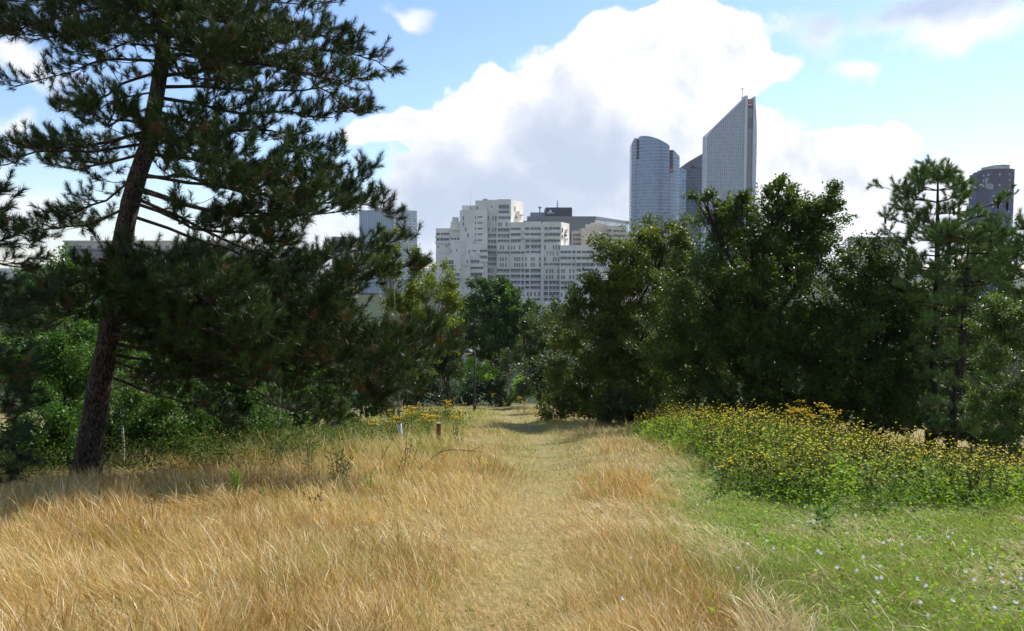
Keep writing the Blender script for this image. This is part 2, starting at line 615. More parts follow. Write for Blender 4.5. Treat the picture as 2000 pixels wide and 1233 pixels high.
# ------------------------------------------------------------------ ground
def make_ground():
    ys = np.concatenate([np.arange(-14, 30, 0.45), np.arange(30, 90, 1.5), np.linspace(90, 260, 30), np.array([320, 450, 700, 1100, 1800, 3000, 6000])])
    xs = np.concatenate([-np.array([4000, 2000, 1000, 500, 250, 140, 90, 60, 45, 34])[:], np.arange(-26, 26.1, 0.5), np.array([34, 45, 60, 90, 140, 250, 500, 1000, 2000, 4000])])
    X, Y = np.meshgrid(xs, ys)
    Z = tz(X, Y)
    V = np.stack([X, Y, Z], -1).reshape(-1, 3)
    nx = len(xs); ny = len(ys)
    i = (np.arange(ny - 1)[:, None] * nx + np.arange(nx - 1)[None, :]).ravel()
    Q = np.stack([i, i + 1, i + nx + 1, i + nx], -1)
    m_, k, bs, out = mat_new('dry_soil_and_thatch')
    tc_ = k.node('ShaderNodeTexCoord')
    a = k.noise(tc_.outputs['Object'], 0.5, 5, 0.6)
    b = k.noise(tc_.outputs['Object'], 14.0, 6, 0.7)
    c = k.mix(k.sstep(a, 0.35, 0.65), (0.20, 0.15, 0.07, 1), (0.14, 0.14, 0.045, 1))
    c = k.mix(k.sstep(b, 0.3, 0.75), c, (0.40, 0.31, 0.15, 1))
    spx = k.node('ShaderNodeSeparateXYZ'); k.l.new(tc_.outputs['Object'], spx.inputs[0])
    lush = k.m('MULTIPLY', k.sstep(k.m('SUBTRACT', spx.outputs[0], k.m('MULTIPLY', spx.outputs[1], 0.13)), 0.4, 1.6), k.m('SUBTRACT', 1.0, k.sstep(spx.outputs[1], 16.0, 24.0)))
    c = k.mix(k.m('MULTIPLY', lush, 0.8), c, (0.10, 0.15, 0.028, 1))
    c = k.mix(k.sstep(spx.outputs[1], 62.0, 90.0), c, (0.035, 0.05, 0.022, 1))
    k.put(bs.inputs['Base Color'], c)
    bs.inputs['Roughness'].default_value = 0.95
    bs.inputs['Specular IOR Level'].default_value = 0.1
    bp = k.node('ShaderNodeBump'); bp.inputs['Strength'].default_value = 0.6; bp.inputs['Distance'].default_value = 0.05
    k.put(bp.inputs['Height'], b); k.put(bs.inputs['Normal'], bp.outputs[0])
    o = obj('ground', mesh_np('ground', V, [Q], m_, None, True))
    tag(o, 'sloping meadow ground under the dry grass and path', kind='structure')


make_ground()

# ------------------------------------------------------------------ buildings
CITY = float(tz(0, 300)) - 0.5


def zoomA(zx, zy):           # enlarged view of the apartment block -> photograph pixels
    return 830 + zx / 4.762, 370 + zy / 4.76


def zoomT(zx, zy):           # enlarged view of the towers
    return 1200 + zx / 3.977, 160 + zy / 3.977


def at(zoom, zx, zy, Y):
    px, py = zoom(zx, zy)
    return W(px, py, Y)


def facade(root, loc, Y, zx0, zx1, zt, ops, mats, zb=1330, depth=14.0, zoom=zoomA, thick=0.9, side=None, slope=0.0):
    """one vertical slice of a block: a wall with real openings, panes and loggias behind them.
    ops: (kind, zx0, zx1, zy0, zy1) with kind W window, D dark window, L light window, B loggia, P projecting parapet"""
    def X(zx): return at(zoom, zx, 600, Y)[0] - loc[0]
    def Z(zy): return at(zoom, 600, zy, Y)[2] - loc[2]
    y0 = Y - loc[1]
    zbot = CITY - loc[2]
    holes = [o for o in ops if o[0] != 'P']
    xe = sorted(set([zx0, zx1] + [min(max(v, zx0), zx1) for o in holes for v in (o[1], o[2])]))
    ye = sorted(set([zt] + [max(v, zt) for o in holes for v in (o[3], o[4])]))
    mb = MB()
    for j in range(len(ye)):
        ya = ye[j]; yb = ye[j + 1] if j + 1 < len(ye) else None
        zc = (ya + yb) / 2 if yb is not None else ya + 1e6
        za = Z(ya); zl = Z(yb) if yb is not None else zbot
        run = None
        for i in range(len(xe) - 1):
            xc = (xe[i] + xe[i + 1]) / 2
            solid = not any(o[1] < xc < o[2] and o[3] < zc < o[4] for o in holes)
            if solid and run is None: run = xe[i]
            if (not solid) and run is not None:
                mb.box(X(run), X(xe[i]), y0, y0 + thick, zl, za); run = None
        if run is not None:
            mb.box(X(run), X(xe[-1]), y0, y0 + thick, zl, za)
    mb.build('wall', mats[0], root)
    core = MB()
    if side:      # the right flank turns away as a slanted plane
        bx, ay = side
        xr = X(zx1)
        core.plan([(X(zx0) + 0.02, y0 + thick), (xr - 0.02, y0 + thick), (xr, y0 + 0.02), (xr + bx, y0 + ay), (xr + bx, y0 + depth + ay), (X(zx0) + 0.02, y0 + depth)], zbot, Z(zt) - 0.02)
    else:
        core.box(X(zx0) + 0.02, X(zx1) - 0.02, y0 + thick, y0 + depth, zbot, Z(zt) - 0.02)
    core.build('block_core', mats[0], root)
    for o in ops:
        xa, xb, za, zl = X(o[1]), X(o[2]), Z(o[3]), Z(o[4])
        if o[0] in 'WDL':
            g = MB().box(xa, xb, y0 + 0.28, y0 + 0.34, zl, za)
            wdw = g.build('window', M['win_pale'] if o[0] == 'L' else (M['black'] if o[0] == 'D' else M['win']), root)
            if xb - xa > 0.5 and o[0] == 'W':
                fr = MB().box((xa + xb) / 2 - 0.04, (xa + xb) / 2 + 0.04, y0 + 0.2, y0 + 0.28, zl, za)
                fr.box(xa, xb, y0 + 0.1, y0 + 0.28, zl - 0.0, zl + 0.12)
                tag(fr.build('frame', mats[1], wdw), kind='stuff')
        elif o[0] == 'B':
            g = MB().box(xa, xb, y0 + thick - 0.12, y0 + thick - 0.06, zl, za)
            lg = g.build('loggia', M['lobby'], root)
            n = max(1, int(round((xb - xa) / 1.6)))
            fr = MB()
            for q in range(n + 1):
                xm = xa + (xb - xa) * q / n
                fr.box(xm - 0.06, xm + 0.06, y0 + thick - 0.22, y0 + thick - 0.12, zl, za)
            tag(fr.build('frame', mats[1], lg), kind='stuff')
            h = (za - zl) * 0.36
            MB().box(xa, xb, y0 + 0.10, y0 + 0.18, zl, zl + h).build('balustrade', M['win_pale'], lg)
        elif o[0] == 'P':
            MB().box(xa, xb, y0 - 0.9, y0 - 0.004, zl, za).build('parapet', mats[1], root)


def row(kind, xs, wd, y0, y1):
    return [(kind, x, x + wd, y0, y1) for x in xs]


def apartment_block():
    D = 370.0
    loc = (W(1000, 500, D)[0], D, CITY)
    root = thing('apartment_building', 'big stepped white concrete apartment block with balconies and slit windows', 'building', loc)
    mt = (M['concrete'], M['parapet'])
    f = lambda Y, a, b, t, ops, **kw: facade(root, loc, D + Y, a, b, t, ops, mt, **kw)
    # tower part, left blind wall with slits
    f(4, 325, 582, 195, row('W', [352], 13, 250, 290) + row('W', [352], 13, 303, 343) + row('W', [372], 13, 355, 395) + row('W', [392], 15, 410, 448)
      + [('W', 467, 476, a, a + 29) for a in (247, 300, 352, 408, 462)] + [('D', 490, 536, a, a + 10) for a in (252, 307, 361, 413, 467)])
    f(9, 345, 470, 150, [('W', 420, 430, 165, 190)], depth=10)
    f(7.5, 470, 586, 104, [('W', 479, 494, 158, 190)], depth=10)
    f(6.5, 586, 672, 98, row('L', [612], 18, 150, 172) + row('W', [627, 652], 14, 250, 292) + row('W', [625, 650], 14, 358, 398) + row('W', [586], 8, 250, 285) + row('W', [590], 8, 358, 390))
    f(5.6, 582, 668, 404, [('B', 584, 664, a, b) for a, b in ((412, 455), (468, 508), (522, 560), (575, 622), (632, 672), (684, 710))]
      + row('W', [584, 600, 622], 13, 735, 778) + row('W', [584, 600, 622], 13, 798, 838) + row('W', [584, 622], 13, 870, 905))
    f(5.0, 672, 800, 92, [('B', 685, 784, 143, 195), ('B', 685, 784, 200, 228), ('B', 680, 795, 252, 283)] + row('W', [680, 700, 752], 14, 308, 348), side=(6.0, 16.0), depth=16, zb=420)
    f(3.8, 668, 795, 352, [('B', 675, 788, 362, 402), ('B', 675, 788, 415, 455), ('B', 675, 788, 468, 498)] + row('W', [697, 722, 770], 14, 522, 563)
      + [('B', 673, 788, 578, 604)] + row('W', [697, 720, 746], 13, 632, 670) + row('W', [697, 720, 746], 13, 686, 724)
      + [('B', 671, 786, a, b) for a, b in ((740, 778), (795, 835), (850, 890), (905, 945))])
    f(3.0, 795, 928, 305, [('B', 798, 890, 358, 386), ('P', 795, 896, 386, 407), ('B', 798, 890, 412, 440), ('P', 795, 896, 441, 463), ('B', 798, 893, 468, 498)]
      + row('W', [800, 825, 875], 13, 522, 563) + [('B', 798, 888, 578, 604), ('B', 893, 926, 578, 604)]
      + row('W', [830, 852, 873, 900], 14, 630, 670) + row('W', [830, 852, 873, 900], 14, 686, 724)
      + [('B', 798, 888, a, b) for a, b in ((740, 778), (793, 835), (850, 890), (905, 945))] + [('B', 894, 924, a, b) for a, b in ((740, 778), (793, 835), (850, 890), (905, 945))])
    f(2.2, 928, 1082, 300, [('B', 932, 970, 355, 383), ('B', 980, 1078, 355, 383), ('P', 918, 1086, 384, 406), ('B', 932, 970, 410, 434), ('B', 980, 1078, 410, 434), ('P', 918, 1086, 436, 458)]
      + [('B', a, b, c, d) for c, d in ((470, 500), (515, 560), (572, 600)) for a, b in ((935, 974), (984, 1078))]
      + row('W', [933, 985, 1008, 1062], 14, 630, 668) + row('W', [933, 985, 1008, 1062], 14, 684, 722)
      + [('B', a, b, c, d) for c, d in ((740, 780), (795, 838), (850, 890), (900, 935)) for a, b in ((933, 972), (982, 1078))]
      + row('W', [950, 980, 1017, 1055], 14, 955, 995) + [('B', 1010, 1070, 1015, 1040)])
    f(0.8, 1082, 1104, 322, [])
    f(1.6, 1104, 1266, 302, [('B', 1110, 1146, 352, 383), ('B', 1152, 1256, 352, 383), ('P', 1146, 1262, 384, 403), ('B', 1110, 1146, 410, 440), ('B', 1152, 1256, 410, 440), ('P', 1146, 1262, 441, 459), ('B', 1110, 1256, 468, 496)]
      + row('W', [1110, 1190, 1215, 1240], 14, 520, 562) + row('L', [1130, 1160, 1185, 1225], 15, 575, 615) + row('W', [1110, 1190, 1212, 1237], 14, 632, 672)
      + [('B', 1106, 1146, 688, 712), ('B', 1156, 1252, 688, 712)] + row('W', [1128, 1157, 1180, 1233], 14, 740, 782) + row('W', [1128, 1157, 1180, 1233], 14, 798, 838)
      + [('B', a, b, c, d) for c, d in ((850, 890), (900, 945), (955, 1000), (1010, 1045)) for a, b in ((1106, 1146), (1154, 1252))], side=(5.0, 17.0))
    f(-1.5, 1256, 1402, 520, [('B', 1260, 1362, 572, 602), ('B', 1370, 1400, 572, 602), ('P', 1254, 1366, 604, 626), ('B', 1260, 1362, 630, 658), ('B', 1370, 1400, 630, 658), ('P', 1254, 1366, 660, 682), ('B', 1264, 1362, 690, 716), ('B', 1370, 1400, 690, 716)]
      + row('W', [1268, 1289, 1343, 1375], 14, 742, 780) + row('W', [1268, 1289, 1343, 1375], 14, 798, 838) + [('B', 1264, 1392, 855, 890), ('B', 1264, 1392, 903, 937)] + row('W', [1265, 1315, 1340], 14, 960, 1004), depth=9)
    f(-2.2, 1402, 1582, 520, [('B', 1410, 1452, 572, 602), ('B', 1460, 1572, 572, 602), ('P', 1402, 1586, 604, 626), ('B', 1410, 1452, 630, 657), ('B', 1460, 1572, 630, 657), ('P', 1402, 1586, 659, 681), ('B', 1410, 1452, 688, 726), ('B', 1460, 1572, 688, 726), ('B', 1410, 1452, 738, 770), ('B', 1460, 1572, 738, 770)]
      + row('W', [1412, 1440, 1470, 1495], 14, 800, 838), depth=9)
    f(-2.8, 1582, 1700, 556, [('B', 1600, 1690, 572, 602), ('P', 1582, 1700, 604, 626), ('B', 1600, 1690, 630, 657), ('P', 1582, 1700, 659, 681), ('B', 1600, 1690, 688, 726)], depth=9)
    # left wing, stepping down
    f(8, 102, 240, 362, [('B', 106, 140, 405, 433), ('B', 147, 226, 405, 433), ('P', 96, 236, 435, 450), ('B', 106, 136, 457, 483), ('B', 142, 226, 457, 483), ('P', 96, 236, 486, 503)] + row('D', [196], 11, 522, 537) + row('W', [118], 13, 525, 545), depth=10)
    f(7, 240, 330, 300, row('D', [246, 272, 302], 14, 452, 470) + [('P', 236, 330, 350, 380)], depth=10)
    f(9, 255, 305, 258, [('W', 270, 282, 300, 330)], depth=8)
    f(2, 238, 385, 470, [('W', 288, 299, 553, 581), ('L', 232 + 8, 250, 560, 600)] + row('D', [282, 306, 330, 354], 6, 487, 494), depth=6)
    f(-6, 100, 330, 607, [('W', 168, 212, 660, 701), ('W', 220, 265, 660, 701), ('W', 168, 212, 706, 745), ('W', 220, 265, 706, 745), ('B', 205, 225, 780, 815), ('B', 230, 322, 780, 815), ('B', 205, 225, 825, 860), ('B', 230, 322, 825, 860), ('B', 205, 322, 872, 905)], depth=12)
    f(-3.5, 330, 420, 612, [('W', 386, 400, 660, 690)] + [('P', 376, 402, 692, 712)], depth=9)
    f(-1, 385, 440, 480, [('W', 404, 413, 560, 600), ('W', 417, 425, 560, 600)], depth=7)
    f(-1.8, 420, 580, 508, [('D', 440, 480, 568, 577), ('B', 512, 578, 562, 592), ('P', 508, 586, 595, 616), ('B', 515, 576, 624, 648), ('P', 512, 584, 650, 673), ('B', 424, 505, 660, 692), ('P', 420, 546, 696, 720), ('B', 424, 540, 723, 746), ('P', 418, 546, 750, 774), ('B', 424, 530, 779, 818), ('P', 418, 534, 822, 836), ('B', 424, 530, 840, 880), ('P', 418, 534, 884, 898)], depth=9)
    # sunlit flank details: small bays
    def bay(zx, zy, wz, hz, Y, dy):
        p = at(zoomA, zx, zy, D + Y); q = at(zoomA, zx + wz, zy + hz, D + Y)
        MB().box(p[0] - loc[0], q[0] - loc[0], Y - 1.0, Y + dy, q[2] - loc[2], p[2] - loc[2]).build('balcony', M['parapet'], root)
    bay(842, 205, 40, 14, 12, 4); bay(885, 232, 30, 12, 15, 4); bay(850, 250, 50, 14, 12, 4)
    bay(1302, 385, 28, 12, 10, 3); bay(1300, 455, 30, 12, 10, 3); bay(1308, 372, 22, 5, 10, 3)
    for (zx, zy, hh, Y) in ((832, 160, 40, 10.5), (845, 255, 18, 11.5), (1308, 418, 22, 8.0), (1272, 360, 40, 3.6), (1272, 425, 30, 3.6)):
        p = at(zoomA, zx, zy, D + Y); q = at(zoomA, zx + 10, zy + hh, D + Y)
        MB().box(p[0] - loc[0], q[0] - loc[0], Y - 0.9, Y + 2.5, q[2] - loc[2], p[2] - loc[2]).build('window', M['win'], root)
    # roof pieces
    p = at(zoomA, 540, 90, D + 14)
    MB().box(p[0] - loc[0], p[0] + 2.2 - loc[0], 13, 16, p[2] - 1.2 - loc[2], p[2] - loc[2]).build('roof_vent', M['slab'], root)
    p = at(zoomA, 425, 20, D + 14)
    MB().tube([(p[0] - loc[0], 14, p[2] - 9 - loc[2]), (p[0] - loc[0], 14, p[2] - loc[2])], [0.08, 0.04], 5).build('aerial', M['steel'], root)


apartment_block()


def beige_block():
    D = 430.0
    loc = (W(1150, 500, D)[0], D, CITY)
    root = thing('apartment_building', 'warm beige apartment block half hidden behind the white block', 'building', loc)
    mt = (M['concrete2'], M['concrete2'])
    f = lambda Y, a, b, t, ops, **kw: facade(root, loc, D + Y, a, b, t, ops, mt, **kw)
    f(0, 1455, 1640, 362, [])
    f(6, 1500, 1690, 326, [], depth=8)
    f(5, 1690, 1870, 336, [('B', 1690, 1735, 372, 402), ('B', 1750, 1866, 378, 404), ('P', 1686, 1872, 408, 420), ('B', 1690, 1735, 424, 450), ('B', 1750, 1866, 424, 450), ('P', 1686, 1872, 455, 465)], depth=8)
    f(2.5, 1640, 1690, 400, [('B', 1645, 1680, 410, 432), ('P', 1636, 1688, 434, 446), ('B', 1645, 1680, 452, 480), ('P', 1636, 1688, 482, 494)], depth=8)
    f(7, 1372, 1456, 385, [('B', 1376, 1448, 415, 440), ('P', 1370, 1456, 442, 452), ('B', 1376, 1448, 458, 482), ('P', 1370, 1456, 484, 494), ('B', 1376, 1448, 500, 524)], depth=8)
    f(6, 1870, 1990, 395, [('B', 1880, 1980, 424, 450)], depth=8)
    p = at(zoomA, 1545, 312, D + 10)
    MB().box(p[0] - loc[0], p[0] + 6 - loc[0], 9, 14, p[2] - 5 - loc[2], p[2] - loc[2]).build('roof_hut', M['concrete2'], root)


beige_block()


def office_block():
    D = 600.0
    loc = (W(1090, 450, D)[0], D, CITY)
    root = thing('office_building', 'long grey flat roofed office with a navy sign box on top', 'building', loc)
    def P(zx, zy, dy=0.0):
        p = at(zoomA, zx, zy, D + dy); return (p[0] - loc[0], p[2] - loc[2])
    a, b = P(950, 262), P(1590, 240)
    c = P(1900, 300, 70)
    zr = (a[1] + b[1]) / 2
    bot = P(1000, 420)[1]
    MB().prism([(a[0], bot), (P(1480, 350)[0], bot), (b[0], zr - 2.2), (a[0], zr - 2.2)], 0.4, 60).build('front_wall', M['slab'], root)
    MB().plan([(a[0], 0), (b[0], 0), (c[0], 70), (c[0] - 60, 70)], zr - 2.2, zr).build('roof', M['slab'], root)
    cw = mat_curtain('clerestory_glass', (0.40, 0.52, 0.60), (0.30, 0.31, 0.33), (7.0, 40.0), (0.08, 0.0), 0.1, 0.2, 'xy')
    MB().plan([(b[0] - 0.6, 1.5), (c[0] - 0.6, 69), (c[0] - 20, 69), (b[0] - 20, 8)], zr - 12, zr - 2.2).build('clerestory_glazing', cw, root)
    MB().plan([(b[0] - 0.8, 2.0), (c[0] - 0.8, 68.5), (c[0] - 22, 68.5), (b[0] - 22, 9)], 0, zr - 12).build('side_wall', M['slab'], root)
    # sign box
    s0, s1 = P(1125, 165), P(1370, 240)
    box = MB().box(s0[0], s1[0], 4, 34, zr, s0[1]).build('sign_box', M['navy'], root)
    MB().box(s1[0], s1[0] + 0.25, 4.2, 33.8, zr, s0[1] - 0.2).build('side_panel', M['bluegrey'], root)
    l0, l1 = P(985, 208), P(1125, 250)
    MB().box(l0[0], l1[0] - 0.1, 8, 30, zr, l0[1]).build('plant_room', M['bluegrey'], root)
    # lettering on the box
    def letters(txt, zx, zy, size):
        cu = bpy.data.curves.new('sign_lettering', 'FONT')
        cu.body = txt; cu.size = size; cu.align_x = 'CENTER'; cu.extrude = 0.08
        o = bpy.data.objects.new('sign_lettering', cu)
        COL.objects.link(o)
        o.parent = box
        p = P(zx, zy, 3.8)
        o.location = (p[0], 3.75, p[1]); o.rotation_euler = (math.pi / 2, 0, 0)
        bpy.context.view_layer.update()
        me = bpy.data.meshes.new_from_object(o.evaluated_get(bpy.context.evaluated_depsgraph_get()))
        me.materials.clear(); me.materials.append(M['signwhite'])
        o2 = obj('sign_lettering', me, box)
        o2.location = o.location; o2.rotation_euler = o.rotation_euler
        bpy.data.objects.remove(o); bpy.data.curves.remove(cu)
        o2.name = 'sign_lettering'
        return o2
    letters('AREVA', 1167, 227, 1.9)
    tri = MB()
    q = lambda zx, zy: P(zx, zy, 3.8)
    A0, A1, A2 = q(1154, 213), q(1166, 190), q(1180, 213)
    tri.prism([A0, (A0[0] + 0.7, A0[1]), (A1[0] + 0.35, A1[1]), (A1[0] - 0.35, A1[1])], 3.7, 3.95)
    tri.prism([(A2[0] - 0.7, A2[1]), A2, (A1[0] + 0.4, A1[1]), (A1[0] - 0.3, A1[1] - 0.1)], 3.72, 3.94)
    m0 = q(1163, 209)
    tri.prism([(m0[0] - 0.1, m0[1]), (m0[0] + 0.9, m0[1]), (m0[0] + 0.4, m0[1] + 0.8)], 3.74, 3.93)
    tri.build('sign_emblem', M['signwhite'], box)
    # mast and vent
    t = P(1232, 92, 18)
    mm = MB().tube([(t[0], 18, s0[1]), (t[0], 18, s0[1] + 4), (t[0], 18, t[1])], [0.35, 0.3, 0.08], 6)
    for k in range(4):
        zz = s0[1] + 1.0 + k * 1.4
        mm.box(t[0] - 1.1 + 0.15 * k, t[0] + 1.1 - 0.15 * k, 17.8, 18.2, zz, zz + 0.35)
    mm.build('mast', M['steel'], root)
    v = P(1068, 175, 18)
    MB().box(v[0] - 0.5, v[0] + 0.5, 17.5, 18.5, l0[1], v[1]).box(v[0] - 1.3, v[0] + 1.3, 17, 19, v[1], v[1] + 1.0).build('roof_vent', M['steel'], root)
    k0 = P(915, 280, 5)
    MB().box(k0[0], a[0] + 8, 25, 40, 0, k0[1]).build('annex', M['bluegrey'], root)


office_block()


def logo(root, x0, x1, y, z0, z1):
    h = z1 - z0
    s = MB().box(x0, x1, y, y + 0.6, z0 + h * 0.5, z1).build('sign_panel', M['red'], root)
    MB().box(x0, x1, y, y + 0.6, z0, z0 + h * 0.497).build('sign_panel', M['black'], root)
    MB().box(x0 + (x1 - x0) * 0.18, x1 - (x1 - x0) * 0.18, y - 0.15, y - 0.01, z0 + h * 0.44, z0 + h * 0.56).build('sign_bar', M['signwhite'], s)


def slanted_tower():
    D = 800.0
    loc = (W(1430, 400, D)[0], D, CITY)
    root = thing('office_tower', 'tallest tower, grey with a steeply slanted pointed top and thin mast', 'tower', loc)
    def P(zx, zy, dy=0.0):
        p = at(zoomT, zx, zy, D + dy); return (p[0] - loc[0], p[2] - loc[2])
    fm = mat_curtain('grey_fin_facade', (0.22, 0.25, 0.29), (0.34, 0.36, 0.385), (1.9, 3.6), (0.5, 0.16), 0.25, 0.25, 'x')
    g2 = mat_curtain('side_glass', (0.42, 0.50, 0.58), (0.5, 0.53, 0.56), (2.5, 3.6), (0.12, 0.2), 0.1, 0.2, 'xy', 0.0)
    dk = mat_curtain('dark_recess', (0.13, 0.14, 0.16), (0.16, 0.165, 0.18), (3.0, 3.6), (0.1, 0.12), 0.3, 0.2, 'x')
    pale = mat_plain('pale_metal_edge', (0.52, 0.54, 0.57), 0.5, 0, 0.4, 0.05, 0.1)
    L0, R0 = P(716, 432), P(1024, 108)
    MB().prism([(L0[0], 0), (R0[0], 0), R0, L0], 0, 11).build('facade', fm, root)
    e = MB()
    e.box(L0[0] - 1.2, L0[0] + 0.6, -0.7, 11.5, 0, L0[1] + 0.3)
    e.build('edge_fin', pale, root)
    e = MB(); e.box(R0[0] - 1.4, R0[0] + 1.4, -0.9, 11.5, 0, R0[1]); e.build('edge_fin', pale, root)
    e = MB(); e.prism([(L0[0] - 1.2, L0[1] + 0.3), (R0[0], R0[1] - 1.6), (R0[0], R0[1]), (L0[0] - 1.2, L0[1] + 2.0)], -0.6, 11.2); e.build('roof_edge', pale, root)
    a, b = P(1031, 128), P(1085, 128)
    MB().box(a[0], b[0], 3, 30, 0, a[1]).build('recess', dk, root)
    l0, l1 = P(1033, 272), P(1081, 360)
    lm = mat_curtain('louvre_panel', (0.05, 0.055, 0.065), (0.09, 0.10, 0.11), (4.0, 2.0), (0.08, 0.3), 0.4, 0.1, 'x')
    MB().box(l0[0], l1[0], 2.5, 2.98, l1[1], l0[1]).build('louvre', lm, root)
    s0, s1 = P(1034, 152), P(1080, 200)
    logo(root, s0[0], s1[0], 2.2, s1[1], s0[1])
    c0 = P(1085, 112)
    MB().box(c0[0], c0[0] + 2.0, 1.0, 31, 0, c0[1]).build('edge_fin', pale, root)
    prof = [(P(z, y)[0], P(z, y)[1]) for z, y in ((1096, 118), (1104, 200), (1110, 300), (1112, 400), (1110, 560), (1106, 700), (1102, 850), (1098, 1100))]
    poly = [(c0[0] + 2.0, 0), (prof[-1][0], 0)] + prof[::-1] + [(c0[0] + 2.0, prof[0][1])]
    MB().prism(poly, 2, 34).build('side_facade', g2, root)
    m0 = P(1008, 40)
    MB().tube([(m0[0], 6, R0[1] - 8), (m0[0], 6, m0[1])], [0.5, 0.25], 5).box(m0[0] - 0.8, m0[0] + 0.8, 5.6, 6.4, m0[1] - 1.2, m0[1]).build('mast', M['steel'], root)


slanted_tower()


def curved_tower():
    D = 920.0
    loc = (W(1285, 400, D)[0], D, CITY)
    root = thing('office_tower', 'curved glass tower with rounded top and dark vertical slots', 'tower', loc)
    gm = mat_curtain('silver_blue_glass', (0.12, 0.17, 0.27), (0.25, 0.30, 0.39), (2.4, 3.7), (0.14, 0.34), 0.14, 0.32, 'x')
    dm = mat_plain('slot_dark', (0.03, 0.034, 0.042), 0.5, 0, 0.3, 0.1, 0.1)
    def P(zx, zy):
        p = at(zoomT, zx, zy, D); return (p[0] - loc[0], p[2] - loc[2])
    xl, xr = P(150, 0)[0], P(532, 0)[0]
    hw = (xr - xl) / 2; xm = (xl + xr) / 2
    yarc = lambda x: 16.0 * ((x - xm) / hw) ** 2
    def seg(tops, name):
        zx = [t[0] for t in tops]
        n = max(3, int((zx[-1] - zx[0]) / 12))
        us = np.linspace(zx[0], zx[-1], n)
        ty = np.interp(us, zx, [t[1] for t in tops])
        pts = []; hs = []
        for u, t in zip(us, ty):
            x, z = P(u, t); pts.append((x, yarc(x))); hs.append(z)
        pts += [(pts[-1][0], 30.0), (pts[0][0], 30.0)]; hs += [hs[-1], hs[0]]
        MB().plan(pts, 0, hs).build(name, gm, root)
    seg([(150, 470), (156, 440), (166, 428), (184, 423)], 'facade')
    seg([(203, 416), (225, 414), (260, 418), (310, 432), (350, 448), (400, 470), (435, 492)], 'facade')
    seg([(467, 519), (490, 535), (532, 566)], 'facade')
    seg([(184.2, 595), (202.8, 595)], 'slot_base')
    seg([(435.2, 702), (466.8, 702)], 'slot_base')
    for a, b, t, bt in ((184.2, 202.8, 430, 594), (435.2, 466.8, 520, 701)):
        p, q = P(a, t), P(b, bt)
        MB().box(p[0], q[0], yarc((p[0] + q[0]) / 2) + 4, 28, q[1], p[1]).build('slot', dm, root)
    p, q = P(436, 664), P(466, 700)
    logo(root, p[0], q[0], yarc((p[0] + q[0]) / 2) + 1.0, q[1], p[1])


curved_tower()


def dark_tower():
    D = 965.0
    loc = (W(1355, 400, D)[0], D, CITY)
    root = thing('office_tower', 'dark blue glass tower squeezed between the curved and the slanted towers', 'tower', loc)
    gm = mat_curtain('dark_blue_glass', (0.03, 0.058, 0.11), (0.06, 0.095, 0.15), (2.6, 3.7), (0.12, 0.28), 0.25, 0.5, 'x', 0.0, 0.3)
    gl = mat_curtain('light_blue_glass', (0.20, 0.29, 0.40), (0.27, 0.35, 0.44), (2.6, 3.7), (0.12, 0.28), 0.1, 0.4, 'x')
    rm = mat_plain('dark_roof', (0.075, 0.085, 0.105), 0.5, 0, 0.4, 0.1, 0.1)
    def P(zx, zy):
        p = at(zoomT, zx, zy, D); return (p[0] - loc[0], p[2] - loc[2])
    x0, x1, x2 = P(520, 0)[0], P(570, 0)[0], P(730, 0)[0]
    t = P(0, 665)[1]
    MB().plan([(x0, 16), (x1, 2), (x1, 40), (x0, 40)], 0, t).build('facade', gl, root)
    MB().plan([(x1, 2), (x2, 2), (x2, 40), (x1, 40)], 0, P(0, 672)[1]).build('facade', gm, root)
    MB().prism([P(*v) for v in ((533, 657), (566, 690), (602, 645), (640, 668), (705, 668), (730, 650), (730, 532), (600, 606))], 0.5, 30).build('roof', rm, root)
    MB().prism([P(*v) for v in ((668, 650), (700, 662), (715, 640), (715, 618), (698, 626))], 0.0, 0.45).build('roof_window', gl, root)


dark_tower()


def grey_tower():
    D = 650.0
    c = W(768, 430, D)
    loc = (c[0], D, CITY)
    root = thing('office_tower', 'grey twin sided tower with pale vertical strips behind the pine branch', 'tower', loc)
    sc = D / F / 9.485
    lw = (930 - 210) * sc; rw = (1315 - 930) * sc
    h = W(768, 370 + 360 / 9.485, D)[2] - CITY
    strip = mat_curtain('strip_facade', (0.20, 0.25, 0.32), (0.36, 0.42, 0.50), (1.72, 36.0), (0.5, 0.06), 0.3, 0.15, 'x')
    grid = mat_curtain('grid_facade', (0.50, 0.53, 0.58), (0.27, 0.29, 0.335), (1.22, 2.2), (0.5, 0.5), 0.3, 0.4, 'x')
    MB().plan([(0, 0), (0, 30), (-lw * 0.97, 24), (-lw, 22)], 0, h).build('tower_wing', strip, root)
    MB().plan([(0.0, 0.05), (rw * 0.98, 22), (rw * 0.7, 40), (0.0, 30)], 0, h - 0.3).build('tower_wing', grid, root)
    MB().plan([(-0.9, -0.6), (0.6, -0.3), (0.6, 1.2), (-0.9, 0.6)], 0, h + 0.2).build('corner_pier', M['grey_wall'], root)
    MB().box(2.0, 7.6, 14, 24, h, h + 2.1).build('roof_hut', M['grey_wall'], root)
    MB().tube([(5.0, 18, h + 2), (5.0, 18, h + 5.5)], [0.3, 0.2], 5).build('mast', M['steel'], root)


grey_tower()


def low_wing():
    D = 560.0
    p = W(648, 465, D)
    root = thing('office_building', 'low dark block beside the grey tower, behind the pine', 'building', (p[0], D, CITY))
    h = p[2] - CITY
    MB().box(0, 14, 0, 20, 0, h).build('wall', M['grey_wall'], root)
    MB().box(-0.4, 14.4, -0.4, 20.4, h, h + 0.8).build('roof', M['slab'], root)
    for j in range(5):
        for i in range(6):
            MB().box(0.8 + i * 2.2, 2.2 + i * 2.2, -0.06, -0.004, h - 3.4 - j * 3.2, h - 1.6 - j * 3.2).build('window', M['win'], root)


low_wing()


